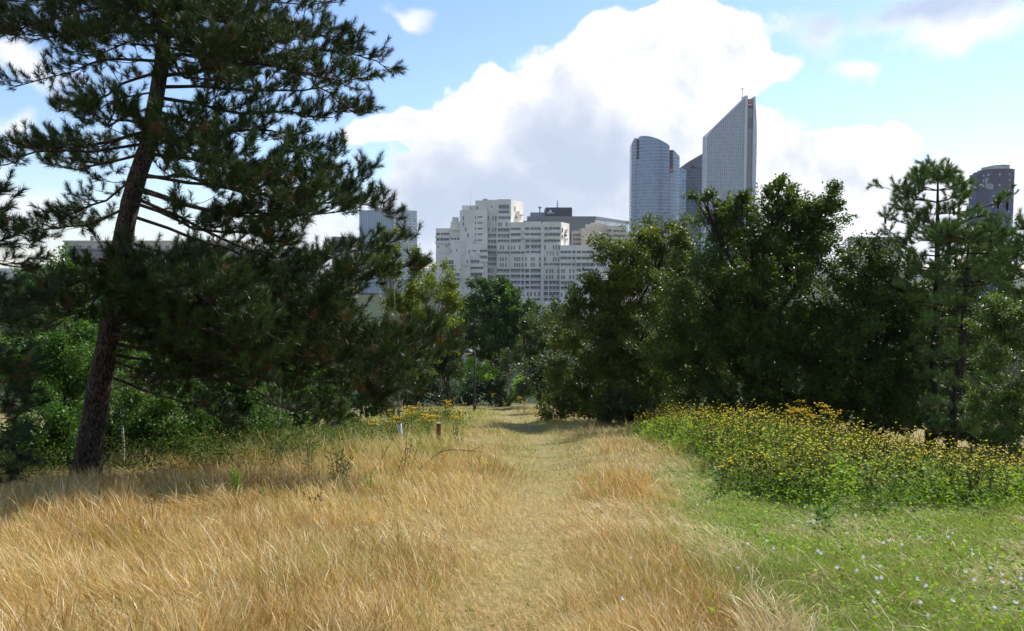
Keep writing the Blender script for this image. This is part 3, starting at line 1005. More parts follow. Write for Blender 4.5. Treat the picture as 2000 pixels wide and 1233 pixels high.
def painted_tower():
    D = 450.0
    c = W(1943, 400, D)
    loc = (c[0], D, CITY)
    root = thing('apartment_tower', 'lobed tower block painted in blue grey and brown cloud shapes', 'tower', loc)
    m_, k, bs, out = mat_new('cloud_painted_wall')
    tc_ = k.node('ShaderNodeTexCoord')
    mp = k.node('ShaderNodeMapping'); mp.inputs['Scale'].default_value = (0.06, 0.06, 0.05)
    k.l.new(tc_.outputs['Object'], mp.inputs['Vector'])
    n1 = k.noise(mp.outputs[0], 1.0, 3, 0.5)
    n2 = k.noise(k.vm('ADD', mp.outputs[0], (5.3, 1.2, 7.7)), 1.3, 3, 0.5)
    col = k.mix(k.m('GREATER_THAN', n1, 0.5), (0.085, 0.11, 0.19, 1), (0.095, 0.075, 0.105, 1))
    col = k.mix(k.m('GREATER_THAN', n2, 0.61), col, (0.30, 0.30, 0.33, 1))
    grain = k.noise(tc_.outputs['Object'], 1.4, 3, 0.7)
    col = k.mix(k.m('MULTIPLY', k.sstep(grain, 0.5, 0.8), 0.35), col, (0.32, 0.33, 0.36, 1))
    k.put(bs.inputs['Base Color'], col)
    bs.inputs['Roughness'].default_value = 0.75
    sc = D / F
    X = lambda px: W(px, 400, D)[0] - loc[0]
    Z = lambda py: W(1943, py, D)[2] - CITY
    def lobe(px0, px1, ytop, yoff):
        xc = (X(px0) + X(px1)) / 2; r = (X(px1) - X(px0)) / 2
        pts = [(xc + r * math.cos(a), yoff + r * math.sin(a)) for a in np.linspace(0, 2 * math.pi, 28, endpoint=False)]
        MB().plan(pts, 0, Z(ytop)).build('tower_lobe', m_, root)
        return xc, r
    lobes = [(1911, 1974, 333, 0.0), (1901.5, 1926, 340.5, 4.0), (1962, 1988, 335.5, 5.0), (1925, 1966, 332.5, 12.0)]
    rings = [lobe(*l) + (l[2], l[3]) for l in lobes]
    x0, x1 = X(1930), X(1963)
    hut = MB().box(x0, x1, -3, 8, Z(334), Z(325)).build('roof_hut', M['plaster'], root)
    MB().prism([(x0 - 0.4, Z(325)), (x1 + 0.4, Z(325)), (x1 + 0.2, Z(324.2)), ((x0 + x1) / 2 + 1, Z(323)), (x0, Z(324.6))], -3.4, 8.4).build('roof', M['bluegrey'], hut)
    wm = MB().box(-0.42, 0.42, -0.1, 0.1, -0.5, 0.5).mesh('window', M['win_pale'])
    wd = MB().box(-0.42, 0.42, -0.1, 0.1, -0.5, 0.5).mesh('window', M['black'])
    r_ = random.Random(4)
    for (xc, r, yt, yo) in rings[:3]:
        for a in np.arange(math.radians(200), math.radians(345), 2.7 / r):
            z = Z(yt) - 3.2
            while z > Z(470):
                if r_.random() < 0.42:
                    o = obj('window', wm if r_.random() < 0.6 else wd, root, (xc + r * math.cos(a), yo + r * math.sin(a), z), a + math.pi / 2)
                z -= 2.9


painted_tower()


def left_city():
    # long beige block seen through the pine
    D = 280.0
    p0, p1 = W(125, 470, D), W(470, 484, D)
    root = thing('apartment_building', 'long low beige building seen under the pine branches', 'building', (p0[0], D, CITY))
    L = p1[0] - p0[0]; h = p0[2] - CITY
    MB().box(0, L, 0, 14, 0, h - 0.6).build('wall', M['plaster'], root)
    MB().box(-0.3, L + 0.3, -0.3, 14.3, h - 0.6, h).build('roof', M['plaster'], root)
    n = int(L / 3.4)
    wmesh = MB().box(-0.7, 0.7, -0.05, 0.04, -0.7, 0.7).mesh('window', M['win'])
    for j in range(4):
        for i in range(n):
            obj('window', wmesh, root, (2.0 + i * 3.4, -0.02, h - 2.4 - j * 3.0))
    for i in range(4):
        MB().box(6 + i * 15, 7.2 + i * 15, 6, 7, h, h + 1.8).build('chimney', M['grey_wall'], root)
    # grey glazed hall in front
    D = 240.0
    p0, p1 = W(140, 489, D), W(600, 496, D)
    root = thing('commercial_building', 'dark grey glazed hall in front of the long beige building', 'building', (p0[0], D, CITY))
    L = p1[0] - p0[0]; h = p0[2] - CITY
    MB().box(0, L, 0, 20, 0, h).build('wall', M['grey_wall'], root)
    MB().box(-0.5, L + 0.5, -0.8, 20, h, h + 0.5).build('roof', M['slab'], root)
    wmesh = MB().box(-1.3, 1.3, -0.05, 0.04, -1.1, 1.1).mesh('window', M['lobby'])
    for i in range(int(L / 3.2)):
        obj('window', wmesh, root, (2.0 + i * 3.2, -0.02, h - 1.9))
    # small houses with red roofs
    for (px, py, wpx, lab) in ((275, 512, 60, 'small house with red tiled roof right of the big pine trunk'), (395, 520, 70, 'small house with red tiled roof further from the big pine trunk'), (520, 520, 60, 'small red roofed house nearest the birch tree')):
        D = 200.0
        p = W(px, py, D); ww = wpx * D / F; h = p[2] - CITY
        root = thing('house', lab, 'house', (p[0], D, CITY))
        MB().box(-ww / 2, ww / 2, 0, 8, 0, h - 2.4).build('wall', M['plaster'], root)
        rf = MB()
        rf.prism([(-ww / 2 - 0.4, h - 2.5), (ww / 2 + 0.4, h - 2.5), (ww / 2 - 0.8, h), (-ww / 2 + 0.8, h)], -0.4, 8.4)
        r_ = rf.build('roof', M['roof_red'], root)
        MB().box(ww * 0.2, ww * 0.2 + 0.7, 3, 3.7, h, h + 0.9).build('chimney', M['roof_red'], r_)
        for i in range(3):
            MB().box(-ww / 3 + i * ww / 3 - 0.5, -ww / 3 + i * ww / 3 + 0.5, -0.05, -0.004, h - 4.8, h - 3.3).build('window', M['win'], root)
    # pale house glimpsed between birch and the round tree
    D = 190.0
    p = W(885, 642, D); h = p[2] - CITY
    root = thing('house', 'pale house glimpsed behind the lamp between birch and round tree', 'house', (p[0], D, CITY))
    MB().box(-6, 6, 0, 8, 0, h - 0.3).build('wall', M['concrete'], root)
    MB().box(-6.3, 6.3, -0.3, 8.3, h - 0.3, h).build('roof', M['slab'], root)
    for i in range(5):
        MB().box(-5 + i * 2.3, -3.9 + i * 2.3, -0.05, -0.004, h - 2.2, h - 0.9).build('window', M['win'], root)
    D = 330.0
    p = W(1718, 463, D); h = p[2] - CITY
    root = thing('apartment_building', 'beige flat roofed block peeping between round trees and tall pine', 'building', (p[0], D, CITY))
    MB().box(-9, 9, 0, 10, 0, h - 0.5).build('wall', M['plaster'], root)
    MB().box(-9.3, 9.3, -0.3, 10.3, h - 0.5, h).build('roof', M['slab'], root)
    for j in range(2):
        for i in range(6):
            MB().box(-8 + i * 2.8, -6.7 + i * 2.8, -0.05, -0.004, h - 2.6 - j * 3, h - 1.3 - j * 3).build('window', M['win'], root)


left_city()

# ------------------------------------------------------------------ pines
def spikes(A, B, ra):
    """tapering three-sided shoots"""
    A = np.asarray(A, float); B = np.asarray(B, float); n = len(A)
    D = unit(B - A)
    ref = np.where(np.abs(D[:, 2:3]) > 0.8, np.array([[1.0, 0, 0]]), np.array([[0, 0, 1.0]]))
    U = unit(np.cross(D, ref)); Vv = np.cross(D, U)
    V = np.empty((n, 4, 3))
    for k in range(3):
        a = 2 * math.pi * k / 3
        V[:, k] = A + (math.cos(a) * U + math.sin(a) * Vv) * ra
    V[:, 3] = B
    b = np.arange(n)[:, None] * 4
    return V.reshape(-1, 3), np.concatenate([b + np.array([[k, 3, (k + 1) % 3]]) for k in range(3)])


def tuft(seed, n, length, spread, wid, shoot):
    """one brush of needles along +Z with its tip at the origin"""
    r = np.random.default_rng(seed)
    s = r.random(n) ** 0.75
    az_ = r.uniform(0, 2 * math.pi, n)
    ang = spread * (0.45 + 0.6 * r.random(n)) * (1.15 - 0.5 * s)
    d = np.stack([np.sin(ang) * np.cos(az_), np.sin(ang) * np.sin(az_), np.cos(ang)], -1)
    base = np.stack([np.zeros(n), np.zeros(n), -shoot * (1 - s)], -1)
    L = (length * (0.75 + 0.4 * r.random(n)))[:, None]
    wv_ = unit(np.cross(d, rand_unit(r, n))) * (wid * 0.5)
    V = np.stack([base - wv_, base + wv_, base + d * L], 1).reshape(-1, 3)
    c = np.repeat(0.7 + 0.6 * r.random((n, 1)) * np.ones((1, 3)), 3, 0)
    return V, np.arange(n * 3).reshape(-1, 3), c


NVAR = 6


def tuft_group():
    """crown mesh = six brushes plus loose points; every point carries a brush"""
    g = bpy.data.node_groups.new('needle_tufts', 'GeometryNodeTree')
    g.interface.new_socket('Geometry', in_out='INPUT', socket_type='NodeSocketGeometry')
    g.interface.new_socket('Geometry', in_out='OUTPUT', socket_type='NodeSocketGeometry')
    N = g.nodes; Lk = g.links
    gi = N.new('NodeGroupInput'); go = N.new('NodeGroupOutput')
    def attr(name, typ):
        a_ = N.new('GeometryNodeInputNamedAttribute'); a_.data_type = typ; a_.inputs[0].default_value = name
        return a_.outputs[0]
    def eq(v, k):
        c = N.new('FunctionNodeCompare'); c.data_type = 'INT'; c.operation = 'EQUAL'
        Lk.new(v, c.inputs[2]); c.inputs[3].default_value = k
        return c.outputs[0]
    var = attr('variant', 'INT'); pick = attr('pick', 'INT'); rot = attr('rot', 'FLOAT_VECTOR'); scl = attr('scl', 'FLOAT')
    e2r = N.new('FunctionNodeEulerToRotation'); Lk.new(rot, e2r.inputs[0])
    sp = N.new('GeometryNodeSeparateGeometry'); sp.domain = 'POINT'
    Lk.new(gi.outputs[0], sp.inputs[0]); Lk.new(eq(var, -1), sp.inputs[1])
    jn = N.new('GeometryNodeJoinGeometry')
    for k in range(NVAR):
        sk = N.new('GeometryNodeSeparateGeometry'); sk.domain = 'POINT'
        Lk.new(gi.outputs[0], sk.inputs[0]); Lk.new(eq(var, k), sk.inputs[1])
        ip = N.new('GeometryNodeInstanceOnPoints')
        Lk.new(sp.outputs[0], ip.inputs['Points']); Lk.new(eq(pick, k), ip.inputs['Selection'])
        Lk.new(sk.outputs[0], ip.inputs['Instance']); Lk.new(e2r.outputs[0], ip.inputs['Rotation']); Lk.new(scl, ip.inputs['Scale'])
        Lk.new(ip.outputs[0], jn.inputs[0])
    Lk.new(jn.outputs[0], go.inputs[0])
    return g


TUFTS = tuft_group()


def needle_crown(root, r, tips, dirs, n, length, spread, wid, shoot, tints, seed):
    Vs = []; Ts = []; Cs = []; var = []; off = 0
    for k in range(NVAR):
        V, T, C = tuft(seed * 10 + k, n, length, spread, wid, shoot)
        Vs.append(V); Ts.append(T + off); Cs.append(C); var.append(np.full(len(V), k)); off += len(V)
    m = len(tips)
    V = np.vstack(Vs + [tips]); C = np.vstack(Cs + [np.ones((m, 3))])
    me = mesh_np('crown', V, [np.vstack(Ts)], M['needle'], C)
    tot = len(V)
    def put(name, typ, arr, fld):
        a_ = me.attributes.new(name, typ, 'POINT'); a_.data.foreach_set(fld, np.ascontiguousarray(arr).ravel())
    d = unit(dirs)
    s = unit(np.cross(d, rand_unit(r, m))); t = np.cross(d, s)
    rx = np.arctan2(t[:, 2], d[:, 2]); ry = -np.arcsin(np.clip(s[:, 2], -1, 1)); rz = np.arctan2(s[:, 1], s[:, 0])
    rot = np.zeros((tot, 3), np.float32); rot[off:] = np.stack([rx, ry, rz], -1)
    put('variant', 'INT', np.concatenate(var + [np.full(m, -1)]).astype(np.int32), 'value')
    pk = np.full(tot, -1, np.int32); pk[off:] = r.integers(0, NVAR, m); put('pick', 'INT', pk, 'value')
    put('rot', 'FLOAT_VECTOR', rot, 'vector')
    sc_ = np.ones(tot, np.float32); sc_[off:] = r.uniform(0.8, 1.2, m); put('scl', 'FLOAT', sc_, 'value')
    tt = np.ones((tot, 4), np.float32); tt[off:, :3] = tints; put('tuft_tint', 'FLOAT_COLOR', tt, 'color')
    o = tag(obj('crown', me, root), kind='stuff')
    md = o.modifiers.new('needle_tufts', 'NODES'); md.node_group = TUFTS
    return o


def pine_tree(name, label, trunk, radii, prims, seed, nn=95, nl=0.135, wid=0.0076, tint=(0.030, 0.062, 0.022), group=None, start=0.15, spacing=0.20,
              brown=0.03, upturn=0.45, spread=0.95, bark='bark_pine', sides=14, seclen=1.0, r0=0.036):
    r = np.random.default_rng(seed)
    loc = np.array(trunk[0], float)
    root = thing(name, label, 'tree', loc, group=group)
    tp = spline(trunk, 40)
    tr = np.interp(np.linspace(0, 1, 40), np.linspace(0, 1, len(radii)), radii)
    tr = tr * (1 + 0.08 * (vnoise(np.arange(40) * 0.7, np.zeros(40), seed) - 0.5))
    tr[0] *= 1.25; tr[1] *= 1.1
    V, Q, T = tube(tp - loc, tr, sides)
    V = V + 0.05 * (tr.mean() / 0.2) * (vnoise3(V * 4.0, seed) - 0.5)[:, None] * np.array([1, 1, 0.2])
    obj('trunk', mesh_np('trunk', V, [Q, T], M[bark], None, True), root)
    tips = []; dirs = []; shoots = []
    up = np.array([0, 0, 1.0])
    start0 = start
    for pts in prims:
        start = start0
        if isinstance(pts, tuple): pts, start = pts
        P = np.asarray(pts, float)
        L = np.linalg.norm(np.diff(P, axis=0), axis=1).sum()
        n = max(6, int(L / 0.3))
        pp = spline(P, n)
        wob = np.stack([vnoise(np.arange(n) * 0.6, np.full(n, 3.3 * k + 7 * P[0, 2]), seed + k) - 0.5 for k in range(3)], -1) * 0.55
        pp = pp + wob * np.linspace(0, 1, n)[:, None]
        rad = np.linspace(min(r0, 0.010 + 0.008 * L), 0.007, n)
        mb = MB(); mb.tube(pp - loc, rad, 6, True)
        A = []; B = []; ra = []; rb = []; A2 = []; B2 = []
        tan = unit(np.gradient(pp, axis=0))
        ns = max(3, int(L * (1 - start) / spacing))
        for q in range(ns):
            u = start + (1 - start) * (q + r.random()) / ns
            f = u * (n - 1); i = min(int(f), n - 2); t = f - i
            p = pp[i] * (1 - t) + pp[i + 1] * t
            d0 = tan[i]
            h = np.cross(d0, up); h = h / (np.linalg.norm(h) + 1e-6)
            for sgn in (-1, 1):
                if r.random() < 0.12: continue
                sl_ = seclen * (0.34 + 0.24 * L * (1 - u)) * r.uniform(0.65, 1.2)
                sl_ = min(sl_, 1.35)
                dd = unit(d0 * r.uniform(0.45, 0.95) + h * sgn * r.uniform(0.3, 0.9) + up * r.uniform(-0.15, 0.4) + r.normal(size=3) * 0.15)
                a = p
                seg = 3
                for e in range(seg):
                    b = a + dd * sl_ / seg
                    A.append(a); B.append(b); ra.append(0.011 * (1 - e / seg * 0.6)); rb.append(0.011 * (1 - (e + 1) / seg * 0.6))
                    nt = max(1, int(round(sl_ / seg / 0.13)))
                    for z in range(nt):
                        if e == 0 and r.random() < 0.6: continue
                        s0 = a + (b - a) * r.random()
                        td = unit(dd * 0.7 + r.normal(size=3) * 0.55 + up * upturn)
                        tl = r.uniform(0.10, 0.26)
                        e0 = s0 + td * tl
                        A2.append(s0); B2.append(e0)
                        tips.append(e0); dirs.append(td); shoots.append(r.uniform(0.14, 0.24))
                    a = b
                    dd = unit(dd + up * upturn * 0.35 + r.normal(size=3) * 0.12)
                tips.append(a); dirs.append(dd); shoots.append(r.uniform(0.14, 0.22))
        tips.append(pp[-1]); dirs.append(unit(tan[-1] + up * 0.4)); shoots.append(0.2)
        Vs, Qs = sticks(np.array(A) - loc, np.array(B) - loc, np.array(ra), np.array(rb))
        mb.add(Vs, Qs)
        if A2:
            Vs, Ts = spikes(np.array(A2) - loc, np.array(B2) - loc, 0.006)
            mb.add(Vs, None, Ts)
        mb.build('branch', M[bark], root, True)
    tips = np.array(tips); dirs = np.array(dirs); shoots = np.array(shoots)
    m = len(tips)
    tint = np.array(tint)
    cl = tint * (0.7 + 0.65 * vnoise3(tips * 1.1, seed + 3))[:, None]
    yel = r.random(m)[:, None]
    cl = cl * (1 + yel * np.array([0.45, 0.2, 0.0]))
    isb = r.random(m) < brown * (0.3 + 1.6 * vnoise3(tips * 0.8, seed + 8))
    cl[isb] = np.array([0.15, 0.07, 0.028])
    needle_crown(root, r, tips - loc, dirs, nn, nl, spread, wid, 0.17, cl, seed)
    return root, tips, dirs


def big_pine():
    b = G(165, 938)
    Y = b[1]
    tr_px = [(165, 942), (186, 800), (208, 680), (240, 470), (262, 370), (291, 270), (318, 100), (330, -60), (337, -250), (337, -430)]
    trunk = [W(px, py, Y) for px, py in tr_px]
    trunk[0] = b - np.array([0, 0, 0.08])
    k = Y / F
    radii = [v * k for v in (26, 23, 20.5, 18.5, 17.5, 16, 13, 10, 7, 3)]
    tpx = np.array(tr_px, float)
    def S(py):
        o = np.argsort(tpx[:, 1])
        return W(np.interp(py, tpx[o, 1], tpx[o, 0]), py, Y)
    spec = [
        (20, [(450, -10, .3), (640, 10, .6)]), (40, [(430, 40, -.8), (620, 60, -1.2)]), (70, [(450, 80, .2), (600, 60, 0), (690, 130, .2)]),
        (110, [(420, 110, -1), (560, 140, -1.6), (700, 165, -1.6)]), (150, [(470, 130, .2), (620, 110, .1), (765, 135, .3)]),
        (170, [(450, 170, .8), (600, 180, 1.2), (700, 205, 1.3)]), (190, [(470, 215, .3), (600, 230, .2), (715, 242, .2)]),
        (215, [(420, 250, -.6), (540, 270, -.9), (640, 290, -1)]), (262, [(360, 285, -1.5), (420, 325, -2.6), (470, 335, -3.2)]),
        (240, [(340, 270, -1.2), (365, 262, -2.2)]), (300, [(420, 320, -.9), (560, 330, -1.4), (650, 320, -1.5)]),
        (340, [(450, 370, 0), (600, 370, -.2), (695, 350, -.2)]), (345, [(400, 350, -1.4), (520, 380, -2.4), (620, 395, -2.8)]),
        (365, [(480, 430, .2), (640, 405, .0), (770, 400, 0)]), (370, [(430, 420, -.6), (560, 425, -1), (690, 410, -1.2)]),
        (395, [(370, 440, -1.0), (470, 470, -1.8), (580, 480, -2.2)]), (385, [(450, 470, .3), (560, 520, .6), (680, 500, .8), (800, 480, 1)]), (420, [(480, 500, .8), (650, 560, 1.2), (820, 515, 1.5)]),
        (500, [(400, 545, -.8), (520, 580, -1.4), (640, 570, -1.6), (700, 550, -1.7)]),
        (540, [(300, 560, -1.8), (400, 590, -2.6), (520, 600, -3)]), (560, [(250, 580, -2), (300, 610, -2.8)]), (560, [(180, 590, -1.6), (120, 605, -2)]),
        (600, [(400, 610, -1), (560, 620, -1.7), (660, 610, -2)]), (640, [(420, 640, -.8), (600, 650, -1.2), (760, 660, -1.4), (870, 670, -1.4)]),
        (660, [(400, 680, -1), (560, 700, -1.8), (720, 730, -2.2), (790, 760, -2.3)]), (650, [(450, 680, .3), (650, 700, .3), (820, 705, .2)]),
        (690, [(350, 720, .5), (480, 760, .8), (600, 800, 1), (650, 815, 1.2)]), (700, [(320, 740, -.4), (450, 730, -1), (580, 755, -1.4)]),
        (730, [(350, 780, 1), (460, 815, 1.6)]), (620, [(420, 640, 1.2), (560, 680, 2), (700, 650, 2.4)]), (470, [(400, 520, 1.5), (540, 560, 2.4), (660, 580, 3)]),
        (600, [(330, 620, -1.8), (430, 640, -3.2), (520, 670, -4.2)]), (540, [(300, 550, -1.5), (380, 560, -3), (450, 570, -4.3)]), (650, [(400, 690, -2), (500, 720, -3.2)]),
        (655, [(480, 660, -.2), (700, 690, -.6), (860, 690, -.8)]), (630, [(480, 600, .4), (600, 620, .6), (690, 610, .7)]), (670, [(520, 720, -.3), (700, 760, -.5), (770, 785, -.5)]),
        (560, [(360, 600, -1.3), (450, 640, -2.2)]), (575, [(330, 600, .6), (440, 610, 1.2)]), (520, [(330, 540, .8), (430, 560, 1.6)]), (610, [(300, 640, -1.2), (380, 660, -2)]),
        (-40, [(200, -20, 0), (40, 0, 0)]), (10, [(200, 20, -.8), (60, 40, -1.3), (-60, 40, -1.4)]), (60, [(200, 60, .5), (80, 60, .8), (-40, 50, .8)]),
        (50, [(250, 40, -1.6), (180, 50, -2.6)]), (90, [(220, 90, -.5), (120, 70, -.9)]), (120, [(230, 115, .1), (140, 140, .1), (45, 165, .1)]),
        (140, [(220, 170, .4), (150, 200, .6), (105, 235, .7)]), (180, [(220, 190, -.5), (170, 215, -.8)]), (240, [(220, 240, -1.2), (250, 225, -2)]),
        (255, [(180, 280, 0), (80, 290, .1), (-30, 315, .2)]), (280, [(170, 300, -.6), (60, 310, -1), (0, 322, -1)]), (300, [(190, 330, .8), (110, 330, 1.2)]),
        (330, [(210, 390, .2), (130, 420, .3), (90, 425, .3)]), (400, [(180, 440, .5), (110, 450, .7), (60, 470, .8)]), (520, [(140, 560, -.8), (70, 600, -1.1), (20, 610, -1.2)]),
        (560, [(140, 610, .3), (60, 640, .4)]), (-10, [(380, -30, -.8), (520, -20, -1.5), (600, -10, -1.7)]), (5, [(360, 20, -1.4), (450, 40, -2.4), (520, 60, -2.8)]),
        (60, [(340, 60, -1.6), (380, 90, -2.6), (430, 110, -3)]), (30, [(300, 20, -1.4), (260, 0, -2.4)]), (-70, [(300, -30, -1.4), (200, -20, -2.4), (100, -10, -2.8)]),
        (100, [(370, 150, -1.2), (460, 180, -2)]), (-20, [(230, 0, .8), (100, 15, 1.3), (0, 20, 1.6)]), (25, [(230, 50, .1), (110, 60, -.1), (10, 70, -.1)]),
        (20, [(400, 20, 1), (520, 50, 1.8), (600, 90, 2.2)]), (90, [(430, 120, 1), (540, 120, 1.8)])]
    prims = []
    for s, pts in spec:
        q = [S(s)] + [W(px, py, Y + dy) for px, py, dy in pts]
        prims.append((q, 0.27) if s in (365, 370, 385, 420, 340) else q)
    r = np.random.default_rng(5)
    for s in (-110, -150, -200, -250, -300, -350, -400):      # crown above the frame
        L = np.interp(s, [-420, -100], [0.7, 3.2])
        for q in range(5):
            a = r.uniform(0, 6.28)
            p = S(s); d = np.array([math.cos(a), math.sin(a), 0.05])
            prims.append([p, p + d * L * 0.5, p + d * L + np.array([0, 0, 0.35])])
    pine_tree('pine_tree', 'big dark pine with leaning trunk standing in the dry grass', trunk, radii, prims, 11, nn=78, upturn=0.75, spread=1.08, spacing=0.175, start=0.12, tint=(0.032, 0.060, 0.013))


big_pine()


def edge_pine():
    Y = 12.0
    def w_(px, py, dy=0.0): return W(px, py, Y + dy)
    b = w_(-150, 960); b[2] = float(tz(b[0], b[1])) - 0.05
    trunk = [b, w_(-145, 700), w_(-135, 450), w_(-130, 250)]
    prims = []
    r = np.random.default_rng(3)
    for (y0, pts) in [(380, [(-60, 390, 0), (20, 400, 0)]), (400, [(-50, 420, -.4), (20, 440, -.6)]), (430, [(-50, 460, .2), (30, 480, .3)]), (470, [(-40, 500, -.4), (50, 530, -.5)]),
                      (520, [(-40, 560, 0), (70, 590, 0)]), (560, [(-40, 600, -.6), (40, 650, -.9)]), (610, [(-30, 680, .3), (60, 700, .4)]), (660, [(-40, 720, -.3), (50, 760, -.5)]),
                      (700, [(-30, 760, .2), (80, 800, .3)]), (740, [(-40, 800, -.4), (30, 850, -.6)]), (780, [(-40, 850, .1), (50, 900, .2)]), (800, [(-60, 900, -.4), (10, 940, -.6)])]:
        prims.append([w_(-140, y0)] + [w_(*p) for p in pts])
    pine_tree('pine_tree', 'pine reaching in with brown tipped branches at the frame edge, left of the big trunk', trunk, [0.17, 0.15, 0.1, 0.05], prims, 21, nn=90, brown=0.10, spacing=0.24)


edge_pine()


def soft_pine(label, base_px, top_px, Y, seed, prof, cones, lean=0.0, tint=(0.10, 0.175, 0.05)):
    b = W(base_px[0], base_px[1], Y); b[2] = float(tz(b[0], Y)) - 0.05
    t = W(top_px[0], top_px[1], Y)
    mid = (b + t) / 2 + np.array([0.1, 0, 0])
    r = np.random.default_rng(seed)
    H = t[2] - b[2]
    prims = []
    for py, lpx in prof:
        z = W(top_px[0], py, Y)[2]
        f = (z - b[2]) / H
        p = b * (1 - f) + t * f
        a0 = r.uniform(0, 6.28)
        for q in range(5):
            a = a0 + q * 2 * math.pi / 5 + r.normal() * 0.25
            L = lpx * 0.88 * Y / F * r.uniform(0.65, 1.15)
            d = np.array([math.cos(a), math.sin(a), 0])
            prims.append([p, p + d * L * 0.55 + np.array([0, 0, 0.06 * L]), p + d * L + np.array([0, 0, 0.38 * L * f])])
    root, tips, dirs = pine_tree('pine_tree', label, [b, mid, t], [0.19, 0.12, 0.02], prims, seed, nn=70, nl=0.19, wid=0.010, tint=tint, start=0.22, spacing=0.30,
                                 brown=0.01, upturn=0.35, spread=0.8, bark='bark_dark', sides=8, seclen=0.8, r0=0.04)
    hi = np.argsort(-tips[:, 2])[:int(len(tips) * 0.4)]
    cm = MB().tube([(0, 0, 0), (0, 0, -0.05), (0.01, 0, -0.14), (0.02, 0, -0.24), (0.025, 0, -0.28)], [0.012, 0.035, 0.045, 0.03, 0.008], 6).mesh('cone', M['bark_dark'])
    loc = np.array(root.location)
    for k in r.choice(hi, cones, replace=False):
        obj('cone', cm, root, tips[k] - loc - np.array([0, 0, 0.04]), r.uniform(0, 6))


soft_pine('tall loose pine with hanging cones rising in front of the painted tower', (1815, 870), (1832, 322), 27, 31,
          [(335, 25), (350, 50), (372, 85), (395, 110), (418, 125), (445, 125), (470, 110), (500, 120), (530, 110), (565, 115), (600, 110), (650, 110), (700, 105), (750, 95), (800, 85), (840, 70)], 34)
soft_pine('bushy pine with dark trunk, just right of the cone bearing pine', (1852, 880), (1892, 462), 25, 37,
          [(468, 40), (476, 70), (470, 110), (495, 120), (525, 125), (560, 125), (600, 115), (640, 110), (700, 100), (750, 90), (800, 80), (845, 70)], 14)
soft_pine('pine crown cut by the frame below the painted tower', (2050, 900), (2034, 440), 24, 41,
          [(452, 40), (465, 55), (480, 75), (510, 85), (540, 90), (580, 90), (640, 90)], 10)


# ------------------------------------------------------------------ broadleaved trees and shrubs
def leaf_mesh(r, pos, ldir, nrm, ln, wd, tint):
    side = unit(np.cross(nrm, ldir))
    n2 = np.cross(ldir, side)
    n = len(pos)
    ln = ln[:, None]; wd = wd[:, None]
    mid = pos + ldir * ln * 0.45 - n2 * ln * 0.07
    V = np.stack([pos, mid + side * wd * 0.5, pos + ldir * ln, mid - side * wd * 0.5], 1).reshape(-1, 3)
    b = np.arange(n)[:, None] * 4
    T = np.concatenate([b + np.array([[0, 1, 2]]), b + np.array([[0, 2, 3]])])
    return V, T, np.repeat(tint, 4, 0)


